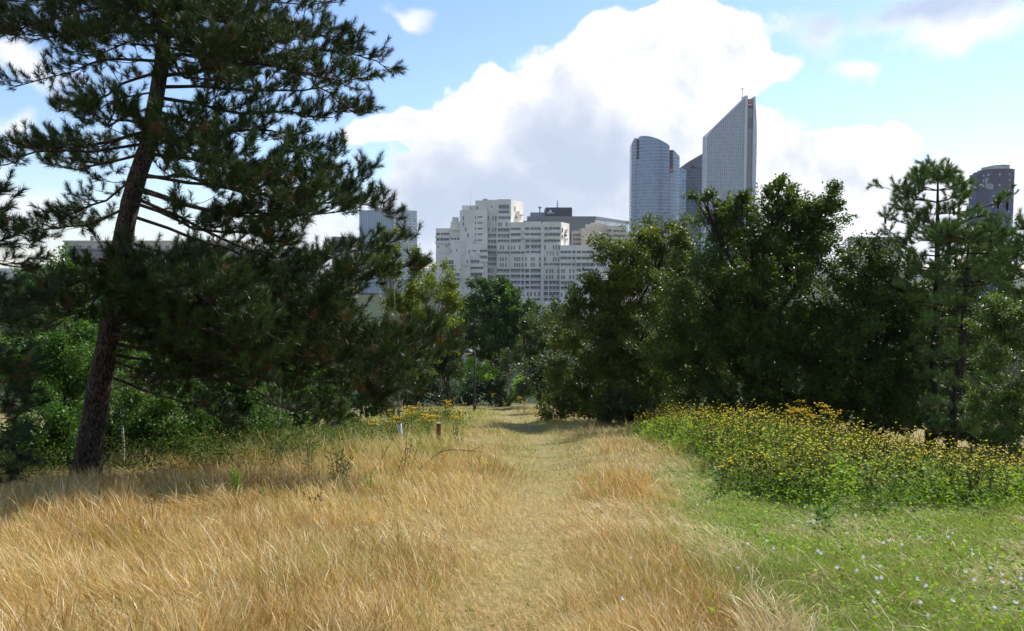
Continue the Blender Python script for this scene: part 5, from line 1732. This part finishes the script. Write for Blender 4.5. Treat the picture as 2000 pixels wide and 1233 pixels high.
def ground_cover():
    """low broad leaves in the green corner and under the flowers"""
    r = np.random.default_rng(12)
    N = 100000
    x = r.uniform(0.8, 11, N); y = r.uniform(4.2, 24, N) ** 1.0
    f = ss(x - (1.1 + 0.13 * (y - 5.5)), 0, 1.3) * (1 - ss(y, 12, 15)) * (0.35 + 0.65 * ss(fbm(x / 0.6, y / 0.6, 71), 0.42, 0.6))
    f = np.maximum(f, 0.9 * bed_mask(x, y))
    f *= np.abs(x) < 0.70 * y + 1.0
    k = r.random(N) < f
    x = x[k]; y = y[k]; n = len(x)
    b = bed_mask(x, y)
    h = r.random(n) ** 1.3 * (0.16 + 0.38 * b)
    P = np.stack([x, y, tz(x, y) + 0.01 + h], -1)
    ld = unit(r.normal(size=(n, 3)) * np.array([1, 1, 0.4]) + np.array([0, 0, 0.15]))
    nr = unit(np.array([0, 0, 1.0]) + r.normal(size=(n, 3)) * 0.5)
    ln = r.uniform(0.022, 0.048, n) * (1 + 0.8 * b) * np.maximum(1, y / 10) ** 0.5
    col = np.array([0.20, 0.37, 0.032]) * r.uniform(0.5, 1.3, (n, 1)) * (1 + r.random((n, 1)) * np.array([0.35, 0.05, 0]))
    V, T, C = leaf_mesh(r, P, ld, nr, ln, ln * 0.7, col)
    tag(obj('weeds', mesh_np('weeds', V, [T], M['herb'], C)), 'low bright green leaves of bindweed and clover at the right', 'weeds', kind='stuff')
    # tangled undergrowth along the left edge of the meadow
    N = 42000
    t = r.random(N)
    ex = np.interp(t, [0, 0.25, 0.5, 0.75, 1], [-9.5, -6.6, -4.8, -3.6, -2.6]); ey = np.interp(t, [0, 0.25, 0.5, 0.75, 1], [13.2, 15.0, 17.5, 22.5, 36])
    off = r.normal(size=N) * 0.8
    x = ex - off * 0.7 - 0.3; y = ey + off * 0.7 + 0.6
    cl = fbm(x / 0.8, y / 0.8, 91)
    k = r.random(N) < ss(cl, 0.35, 0.6)
    x = x[k]; y = y[k]; n = len(x)
    h = r.random(n) ** 1.2 * (0.25 + 0.75 * fbm(x / 1.1, y / 1.1, 93))
    P = np.stack([x, y, tz(x, y) + 0.02 + h], -1)
    ld = unit(r.normal(size=(n, 3)) * np.array([1, 1, 0.5]) + np.array([0, 0, 0.25]))
    nr = unit(np.array([0, 0, 0.8]) + r.normal(size=(n, 3)) * 0.6)
    ln = r.uniform(0.035, 0.085, n) * np.maximum(1, y / 15) ** 0.7
    col = np.array([0.075, 0.125, 0.030]) * r.uniform(0.5, 1.4, (n, 1)) * (1 + r.random((n, 1)) * np.array([0.4, 0.1, 0]))
    V, T, C = leaf_mesh(r, P, ld, nr, ln, ln * 0.42, col)
    tag(obj('undergrowth', mesh_np('undergrowth', V, [T], M['herb'], C)), 'tangled green weeds between dry grass and shrubs at the left', 'undergrowth', kind='stuff')


ground_cover()


def disc_flowers(r, pos, rad, col, nrm=None, k=6):
    n = len(pos)
    if nrm is None: nrm = unit(np.array([0, 0, 1.0]) + r.normal(size=(n, 3)) * 0.35)
    s = unit(np.cross(nrm, rand_unit(r, n))); t = np.cross(nrm, s)
    a = np.linspace(0, 2 * math.pi, k, endpoint=False)
    ring = pos[:, None, :] + (np.cos(a)[None, :, None] * s[:, None, :] + np.sin(a)[None, :, None] * t[:, None, :]) * rad[:, None, None] + nrm[:, None, :] * (rad * 0.35)[:, None, None]
    V = np.concatenate([pos[:, None, :], ring], 1).reshape(-1, 3)
    b = np.arange(n)[:, None] * (k + 1)
    T = np.concatenate([b + np.array([[0, 1 + j, 1 + (j + 1) % k]]) for j in range(k)])
    C = np.repeat(col, k + 1, 0)
    return V, T, C


def oxtongue(seed, H, nleaf, nfl, lod=1.0):
    """bushy yellow composite: returns (stalk V, faces, tint), (flower V, faces, tint)"""
    r = np.random.default_rng(seed)
    A = []; B = []; ends = []
    for q in range(3):
        b0 = r.normal(size=3) * np.array([0.05, 0.05, 0]); 
        top = b0 + np.array([r.normal() * 0.16, r.normal() * 0.16, H * r.uniform(0.7, 1.0)])
        mid = b0 * 0.5 + top * 0.5 + r.normal(size=3) * 0.03
        A += [b0, mid]; B += [mid, top]
        ends.append(top)
        for e in range(max(2, nfl // 5)):
            s = mid + (top - mid) * r.uniform(0.0, 0.9)
            e1 = s + np.array([r.normal() * 0.11, r.normal() * 0.11, r.uniform(0.08, 0.26)])
            A.append(s); B.append(e1); ends.append(e1)
    V1, Q1 = sticks(np.array(A), np.array(B), 0.004 * lod, 0.0025 * lod)
    c1 = np.tile(np.array([0.10, 0.12, 0.045]), (len(V1), 1))
    n = nleaf
    ax = r.normal(size=(n, 3)) * np.array([0.11, 0.11, 0]); h = r.random(n) ** 0.9 * H * 0.78
    P = ax + np.stack([np.zeros(n), np.zeros(n), h], -1)
    ld = unit(np.stack([ax[:, 0], ax[:, 1], np.full(n, 0.10)], -1) + r.normal(size=(n, 3)) * 0.10)
    nr = unit(np.array([0, 0, 1.0]) + r.normal(size=(n, 3)) * 0.5)
    ln = r.uniform(0.07, 0.13, n) * (1.15 - 0.6 * h / H) * lod
    fr = (h / H)[:, None]
    col = (np.array([0.13, 0.24, 0.036]) * (1 - fr) + np.array([0.20, 0.20, 0.085]) * fr) * r.uniform(0.6, 1.35, (n, 1))
    V2, T2, C2 = leaf_mesh(r, P, ld, nr, ln, ln * 0.36, col)
    st = (np.vstack([V1, V2]), [Q1, T2 + len(V1)], np.vstack([c1, C2]))
    ends = np.array(ends)
    pick = r.choice(len(ends), min(nfl, len(ends)), replace=False)
    fp = ends[pick]
    fl = disc_flowers(r, fp, r.uniform(0.0095, 0.0155, len(fp)) * lod, np.array([0.96, 0.76, 0.022]) * r.uniform(0.8, 1.1, (len(fp), 1)))
    buds = ends
    fb = disc_flowers(r, buds - np.array([0, 0, 0.008]), np.full(len(buds), 0.008 * lod), np.tile(np.array([0.22, 0.22, 0.085]), (len(buds), 1)), None, 4)
    st = (np.vstack([st[0], fb[0]]), [st[1][0], np.vstack([st[1][1], fb[1] + len(st[0])])], np.vstack([st[2], fb[2]]))
    return st, (fl[0], [fl[1]], fl[2])


def flower_bed():
    r = np.random.default_rng(19)
    x = r.uniform(2.9, 15, 4000); y = r.uniform(8.6, 25, 4000)
    k = (r.random(4000) < bed_mask(x, y)) & (x < 0.70 * y + 0.8) & (r.random(4000) < (0.95 - 0.3 * ss(y, 14, 22)) * (0.35 + 1.1 * ss(fbm(x / 0.9, y / 0.9, 81), 0.3, 0.65)))
    x = x[k]; y = y[k]
    o_ = np.argsort(y + 0.15 * np.abs(x - 4)); x = x[o_]; y = y[o_]
    near = []; V_N = 8
    for v in range(V_N):
        st, fl = oxtongue(400 + v, 0.68, 56, 21)
        near.append((mesh_np('stalk', st[0], st[1], M['herb'], st[2]), mesh_np('flower_heads', fl[0], fl[1], M['petal'], fl[2])))
    NI = 280
    zz = tz(x, y)
    for i in range(min(NI, len(x))):
        s = r.uniform(0.6, 1.25) * (0.62 + 0.38 * float(bed_mask(x[i], y[i])))
        root = thing('wildflower_plant', 'bushy green plant with small yellow daisy flowers in the near flower bed', 'flower', (x[i], y[i], zz[i]), r.uniform(0, 6.28), 'yellow flowering plants of the near flower bed')
        root.scale = (s * 1.15, s * 1.15, s)
        a, b = near[i % V_N]
        tag(obj('stalk', a, root), kind='stuff')
        tag(obj('flower_heads', b, root), kind='stuff')
    # the rest of the bed as one mass
    far = [oxtongue(500 + v, 0.66, 20, 14, 1.15) for v in range(6)]
    SV = []; SQ = []; ST = []; SC = []; FV = []; FT = []; FC = []; ns = 0; nf = 0
    for i in range(NI, len(x)):
        st, fl = far[i % 6]
        a = r.uniform(0, 6.28); s = r.uniform(0.6, 1.3) * (0.5 + 0.5 * float(bed_mask(x[i], y[i])))
        R = np.array([[math.cos(a), -math.sin(a), 0], [math.sin(a), math.cos(a), 0], [0, 0, 1]]) * s
        o3 = np.array([x[i], y[i], zz[i]])
        SV.append(st[0] @ R.T + o3); SQ.append(st[1][0] + ns); ST.append(st[1][1] + ns); SC.append(st[2]); ns += len(st[0])
        FV.append(fl[0] @ R.T + o3); FT.append(fl[1][0] + nf); FC.append(fl[2]); nf += len(fl[0])
    root = thing('wildflowers', 'mass of yellow flowering plants behind, filling the bed up to the dark trees', 'flowers')
    root['kind'] = 'stuff'
    tag(obj('stalks', mesh_np('stalks', np.vstack(SV), [np.vstack(SQ), np.vstack(ST)], M['herb'], np.vstack(SC)), root), kind='stuff')
    tag(obj('flower_heads', mesh_np('flower_heads', np.vstack(FV), [np.vstack(FT)], M['petal'], np.vstack(FC)), root), kind='stuff')


flower_bed()


def ragwort(seed, H, nst=6, spread=0.16):
    r = np.random.default_rng(seed)
    A = []; B = []; fp = []
    for q in range(nst):
        b0 = r.normal(size=3) * np.array([0.04, 0.04, 0])
        top = b0 + np.array([r.normal() * spread, r.normal() * spread, H * r.uniform(0.78, 1.0)])
        mid = b0 * 0.45 + top * 0.55 + r.normal(size=3) * 0.02
        A += [b0, mid]; B += [mid, top]
        for e in range(7):
            e1 = top + np.array([r.normal() * 0.055, r.normal() * 0.055, r.uniform(-0.01, 0.05)])
            s = mid * 0.15 + top * 0.85
            A.append(s); B.append(e1)
            for g in range(3):
                fp.append(e1 + r.normal(size=3) * np.array([0.018, 0.018, 0.008]))
    V1, Q1 = sticks(np.array(A), np.array(B), 0.006, 0.003)
    n = 70
    k = r.integers(0, nst, n)
    h = r.random(n) * H * 0.85
    P = np.stack([r.normal(size=n) * spread * 0.5, r.normal(size=n) * spread * 0.5, h], -1)
    ld = unit(r.normal(size=(n, 3)) * np.array([1, 1, 0.3]) + np.array([0, 0, 0.3]))
    nr = unit(np.array([0, 0, 1.0]) + r.normal(size=(n, 3)) * 0.5)
    ln = r.uniform(0.06, 0.12, n)
    V2, T2, C2 = leaf_mesh(r, P, ld, nr, ln, ln * 0.35, np.array([0.085, 0.15, 0.03]) * r.uniform(0.6, 1.3, (n, 1)))
    fp = np.array(fp)
    V3, T3, C3 = disc_flowers(r, fp, r.uniform(0.011, 0.017, len(fp)), np.array([0.88, 0.60, 0.012]) * r.uniform(0.85, 1.1, (len(fp), 1)))
    return (mesh_np('stems', V1, [Q1], M['leaf'], np.tile(np.array([0.10, 0.13, 0.04]), (len(V1), 1))),
            mesh_np('leaves', V2, [T2], M['leaf'], C2), mesh_np('flower_cluster', V3, [T3], M['petal'], C3))


def ragworts():
    RG = 'ragwort plants along the path'
    for i, (px, py, top, lab, Yf) in enumerate([
            (872, 846, 780, 'tallest ragwort with bright yellow heads behind the wooden post', None),
            (897, 842, 800, 'ragwort with yellow heads just right of the tallest one', None),
            (890, 850, 812, 'small ragwort leaning over the grass by the path edge', None),
            (800, 858, 792, 'ragwort with two yellow heads right of the whitewashed post', None),
            (785, 856, 810, 'ragwort growing directly behind the whitewashed post', None),
            (832, 858, 812, 'ragwort between the whitewashed and the wooden post', None),
            (692, 850, 812, 'small ragwort at the edge of the pine shade', None),
            (726, 838, 786, 'ragwort glimpsed under the lowest pine branch', None),
            (963, 803, 768, 'lone thin ragwort standing in the far grass right of the lamp post', None),
            (985, 806, 785, 'short ragwort cluster at the end of the path', None),
            (1012, 806, 774, 'twin headed ragwort before the lime green bush', None),
            (1025, 806, 782, 'small ragwort nearest the dark bush at the path bend', None)]):
        b = G(px, py)
        b[2] = float(tz(b[0], b[1]))
        H = max(0.5, (py - top) * b[1] / F)
        root = thing('ragwort', lab, 'flower', b, i * 1.3, RG)
        far = b[1] > 35
        if far: H = min(H, 1.35)
        for nm, me in zip(('stems', 'leaves', 'flower_cluster'), ragwort(600 + i, H, 3 if far and i != 10 else 6, 0.13 if not far else 0.10)):
            o = obj(nm, me, root)
            tag(o, kind='stuff')
    r = np.random.default_rng(66)
    for i in range(14):
        y_ = r.uniform(19, 33); x_ = -1.5 - r.uniform(0, 2.2) - 0.03 * y_
        b = np.array([x_, y_, float(tz(x_, y_))])
        root = thing('ragwort', 'slender ragwort with yellow heads in the tall weeds left of the path', 'flower', b, i * 0.7, 'slender ragworts in the weeds left of the path')
        for nm, me in zip(('stems', 'leaves', 'flower_cluster'), ragwort(670 + i, r.uniform(0.65, 1.05), 4, 0.15)):
            o = obj(nm, me, root)
            tag(o, kind='stuff')
    for i, (px, top, Y, lab) in enumerate([(1560, 790, 17.5, 'tall ragwort with dense yellow head topping the flower bed, nearer the path'), (1612, 794, 17.0, 'tall ragwort with broad yellow head topping the flower bed, beside its twin'),
                                           (1408, 918, 11.8, 'lone ragwort at the edge of the green grass before the flower bed')]):
        t = W(px, top, Y)
        b = np.array([t[0], Y, float(tz(t[0], Y))])
        root = thing('ragwort', lab, 'flower', b, i * 2.1, RG)
        for nm, me in zip(('stems', 'leaves', 'flower_cluster'), ragwort(640 + i, max(0.5, t[2] - b[2]), 11 if i < 2 else 2, 0.15 if i < 2 else 0.06)):
            o = obj(nm, me, root)
            tag(o, kind='stuff')


ragworts()


def weed(seed, H, nst, nleaf, ln, asp, col, spread, lean=(0, 0), up=0.3, flowers=0):
    r = np.random.default_rng(seed)
    A = []; B = []; P = []; D = []; tops = []
    for q in range(nst):
        b0 = r.normal(size=3) * np.array([1, 1, 0]) * spread * 0.4
        top = b0 + np.array([lean[0] + r.normal() * spread, lean[1] + r.normal() * spread * 0.6, H * r.uniform(0.75, 1)])
        mid = (b0 + top) / 2 + r.normal(size=3) * 0.02
        A += [b0, mid]; B += [mid, top]; tops.append(top)
        for e in range(nleaf):
            f = (e + r.random()) / nleaf
            P.append(b0 + (top - b0) * (0.12 + 0.88 * f))
            a = e * 2.4 + r.normal() * 0.3
            D.append((math.cos(a), math.sin(a), up + 0.5 * f))
    V1, Q1 = sticks(np.array(A), np.array(B), 0.006, 0.003)
    P = np.array(P); D = unit(np.array(D)); n = len(P)
    nr = unit(np.array([0, 0, 1.0]) + r.normal(size=(n, 3)) * 0.35)
    L = ln * r.uniform(0.6, 1.2, n)
    V2, T2, C2 = leaf_mesh(r, P, D, nr, L, L * asp, np.array(col) * r.uniform(0.7, 1.25, (n, 1)))
    out = [('stem' if nst == 1 else 'stems', mesh_np('stem', V1, [Q1], M['leaf'], np.tile(np.array(col) * 0.8, (len(V1), 1)))), ('leaves', mesh_np('leaves', V2, [T2], M['leaf'], C2))]
    if flowers:
        fp = np.array(tops)[r.integers(0, nst, flowers)] + r.normal(size=(flowers, 3)) * 0.03
        V3, T3, C3 = disc_flowers(r, fp, r.uniform(0.012, 0.017, flowers), np.tile(np.array([0.85, 0.52, 0.012]), (flowers, 1)))
        out.append(('flower_heads', mesh_np('flower_heads', V3, [T3], M['petal'], C3)))
    return out


def weeds():
    for i, (px, py, top, nm, lab, kw) in enumerate([
            (462, 985, 912, 'green_weed', 'bright green feathery weed standing alone in the dry grass', dict(nst=7, nleaf=26, ln=0.085, asp=0.16, col=(0.16, 0.30, 0.035), spread=0.05, up=0.9)),
            (615, 1018, 955, 'sow_thistle', 'dark leaved sow thistle with yellow flowers in the dry grass', dict(nst=3, nleaf=9, ln=0.075, asp=0.4, col=(0.055, 0.085, 0.03), spread=0.05, flowers=5)),
            (722, 968, 918, 'green_weed', 'small bright green weed near the pine shade edge', dict(nst=3, nleaf=14, ln=0.07, asp=0.3, col=(0.15, 0.28, 0.035), spread=0.03, up=0.8)),
            (655, 958, 880, 'willowherb', 'leafy willowherb stem standing in the shaded grass', dict(nst=4, nleaf=22, ln=0.12, asp=0.2, col=(0.06, 0.10, 0.035), spread=0.09)),
            (672, 955, 878, 'willowherb', 'willowherb stem just right of its leafy twin', dict(nst=3, nleaf=20, ln=0.12, asp=0.2, col=(0.06, 0.10, 0.035), spread=0.06)),
            (600, 930, 840, 'mugwort', 'tall greyish mugwort at the foot of the pine branches', dict(nst=5, nleaf=18, ln=0.10, asp=0.25, col=(0.09, 0.13, 0.05), spread=0.10)),
            (770, 935, 862, 'thistle', 'spindly leaning dark thistle left of the fallen branch', dict(nst=2, nleaf=7, ln=0.06, asp=0.35, col=(0.05, 0.07, 0.03), spread=0.05, lean=(0.22, 0))),
            (792, 925, 850, 'thistle', 'dark prickly thistle beside the whitewashed post', dict(nst=4, nleaf=11, ln=0.075, asp=0.35, col=(0.06, 0.09, 0.04), spread=0.09, lean=(0.1, 0))),
            (895, 880, 818, 'thistle', 'dark thistle with drooping heads right of the wooden post', dict(nst=4, nleaf=11, ln=0.08, asp=0.35, col=(0.06, 0.09, 0.04), spread=0.09)),
            (540, 920, 850, 'mugwort', 'bushy greyish mugwort under the pine shade', dict(nst=6, nleaf=16, ln=0.10, asp=0.25, col=(0.09, 0.13, 0.05), spread=0.14)),
            (905, 812, 770, 'thistle', 'pale seeding thistle clump left of the lamp post', dict(nst=8, nleaf=9, ln=0.14, asp=0.4, col=(0.30, 0.31, 0.22), spread=0.5)),
            (942, 808, 786, 'thistle', 'pale thistle clump right of the lamp post', dict(nst=6, nleaf=8, ln=0.13, asp=0.4, col=(0.26, 0.29, 0.18), spread=0.4)),
            (715, 945, 815, 'dry_stalk', 'tall brown dry stalk leaning right above the grass', dict(nst=1, nleaf=5, ln=0.05, asp=0.3, col=(0.16, 0.11, 0.06), spread=0.02, lean=(0.55, 0))),
            (1610, 1035, 985, 'dock_plant', 'leafy dock growing at the front of the flower bed', dict(nst=4, nleaf=10, ln=0.14, asp=0.32, col=(0.08, 0.17, 0.03), spread=0.09)),
            (230, 905, 850, 'ragwort_sprout', 'small yellow flowering weed at the right side of the big pine trunk', dict(nst=3, nleaf=9, ln=0.08, asp=0.3, col=(0.09, 0.15, 0.03), spread=0.05, flowers=6))]):
        b = G(px, py)
        H = max(0.25, (py - top) * b[1] / F)
        root = thing(nm, lab, 'weed', b, 0.0)
        for pn, me in weed(700 + i, H, **kw):
            o = obj(pn, me, root)
            tag(o, kind='stuff')
    # single yellow flowers standing in the dry grass
    r = np.random.default_rng(8)
    V1, T1, C1 = disc_flowers(r, np.array([[0, 0, 0.0]]), np.array([0.021]), np.array([[0.88, 0.55, 0.012]]), np.array([[0, -0.35, 0.94]]), 9)
    V1b, T1b, C1b = disc_flowers(r, np.array([[0, 0, 0.006]]), np.array([0.012]), np.array([[0.85, 0.42, 0.01]]), np.array([[0, -0.35, 0.94]]), 9)
    hm = mesh_np('flower_head', np.vstack([V1, V1b]), [np.vstack([T1, T1b + len(V1)])], M['petal'], np.vstack([C1, C1b]))
    sv, sq = sticks(np.array([[0, 0, -0.36]]), np.array([[0, 0, 0.0]]), 0.004, 0.003)
    sm = mesh_np('stem', sv, [sq], M['leaf'], np.tile(np.array([0.12, 0.15, 0.05]), (len(sv), 1)))
    for (px, py) in [(283, 1023), (297, 1027), (302, 1012), (320, 1010), (369, 1019), (331, 978), (297, 976), (672, 993), (604, 985), (725, 1012), (752, 970), (952, 905), (944, 897), (860, 892), (715, 874), (741, 874), (913, 866), (905, 859), (622, 1020)]:
        b = G(px, py + 22)
        t = W(px, py, b[1])
        h = max(0.12, t[2] - b[2])
        root = thing('meadow_flower', 'single small yellow flower standing out of the dry grass', 'flower', (b[0], b[1], b[2]), r.uniform(-0.6, 0.6), 'single yellow flowers in the dry grass')
        obj('flower_head', hm, root, (0, 0, h)); o = obj('stem', sm, root, (0, 0, h))
    # white bindweed trumpets in the green corner
    prof = [(0.0025, 0.0), (0.0045, 0.012), (0.009, 0.018), (0.0155, 0.021)]
    k = 9
    V = np.array([(q * math.cos(a), q * math.sin(a), z) for q, z in prof for a in np.linspace(0, 2 * math.pi, k, endpoint=False)])
    i = np.arange(3)[:, None] * k; kk = np.arange(k)[None, :]
    Q = np.stack([i + kk, i + (kk + 1) % k, i + k + (kk + 1) % k, i + k + kk], -1).reshape(-1, 4)
    bm_ = mesh_np('trumpet', V, [Q], M['petal'], np.tile(np.array([0.82, 0.80, 0.80]), (len(V), 1)), True)
    spots = [(545, 843), (605, 958), (745, 808), (768, 855), (650, 832), (990, 868), (1003, 872), (1085, 965), (1183, 978), (1212, 884), (1278, 998), (1295, 1022), (1288, 1080), (1252, 1123), (1305, 818), (1340, 815), (1398, 828), (1130, 700), (1173, 672), (1035, 660), (960, 663),
             (1295, 938), (1467, 1025), (1483, 798), (1523, 1070), (1608, 1055), (1622, 795), (1497, 1153), (1515, 1195), (1675, 925), (1730, 853), (1740, 877), (1705, 975), (1755, 1012), (1833, 945), (1880, 1005), (1890, 1020), (1968, 970), (1975, 1025), (1948, 1135), (1990, 1090),
             (1640, 765), (1700, 815), (870, 715), (950, 712), (923, 632), (403, 615), (1133, 775), (1640, 1140), (1850, 1180), (30, 1105), (85, 900)]
    for (zx, zy) in spots:
        b = G(1200 + zx / 2.5, 750 + zy / 2.5 + 14)
        o = obj('bindweed_flower', bm_, None, (b[0], b[1], b[2] + r.uniform(0.12, 0.17)))
        o.rotation_euler = (r.uniform(0.3, 1.2), r.uniform(-0.4, 0.4), r.uniform(-0.8, 0.8))
        tag(o, 'small white bindweed trumpet open in the green grass', 'flower', 'white bindweed flowers in the green grass')


weeds()


def far_woods():
    """distant park trees and street trees that read as one green band at the foot of the hill"""
    r = np.random.default_rng(14)
    n = 26000
    px = r.uniform(-150, 2150, n)
    Y = r.uniform(135, 175, n)
    X = (px - 1000) / F * Y
    gnd = tz(X, Y)
    top = 6.0 + 4.5 * fbm(X / 9.0, Y / 30.0, 55) + 2.0 * fbm(X / 2.5, Y / 8.0, 57)
    h = top * (1 - 0.9 * r.random(n) ** 2.2)
    P = np.stack([X, Y, gnd + h], -1)
    ld = rand_unit(r, n); nr = unit(np.array([0, -0.3, 0.7]) + r.normal(size=(n, 3)) * 0.5)
    ln = r.uniform(0.5, 1.0, n)
    col = np.array([0.045, 0.080, 0.018]) * (0.5 + fbm(X / 7.0, Y / 20.0, 58))[:, None] * r.uniform(0.7, 1.3, (n, 1))
    V, T, C = leaf_mesh(r, P, ld, nr, ln, ln * 0.7, col)
    tag(obj('woods', mesh_np('woods', V, [T], M['leaf'], C)), 'far band of green treetops at the foot of the hill', 'woods', kind='stuff')


far_woods()

# ------------------------------------------------------------------ air
def haze():
    m_ = bpy.data.materials.new('haze_air')
    m_.use_nodes = True
    k = NT(m_.node_tree)
    k.n.clear()
    out = k.node('ShaderNodeOutputMaterial')
    v = k.node('ShaderNodeVolumePrincipled')
    v.inputs['Color'].default_value = (0.80, 0.89, 1.0, 1)
    v.inputs['Density'].default_value = HAZE_DENSITY
    v.inputs['Anisotropy'].default_value = 0.2
    k.l.new(v.outputs[0], out.inputs['Volume'])
    lo = CITY - 3
    o = MB().box(-4200, 4200, -300, 6200, lo, 190).build('haze', m_)
    tag(o, 'thin bluish summer haze in the air', 'haze', kind='stuff')


HAZE_DENSITY = 0.00007
USE_HAZE = True
if USE_HAZE:
    haze()
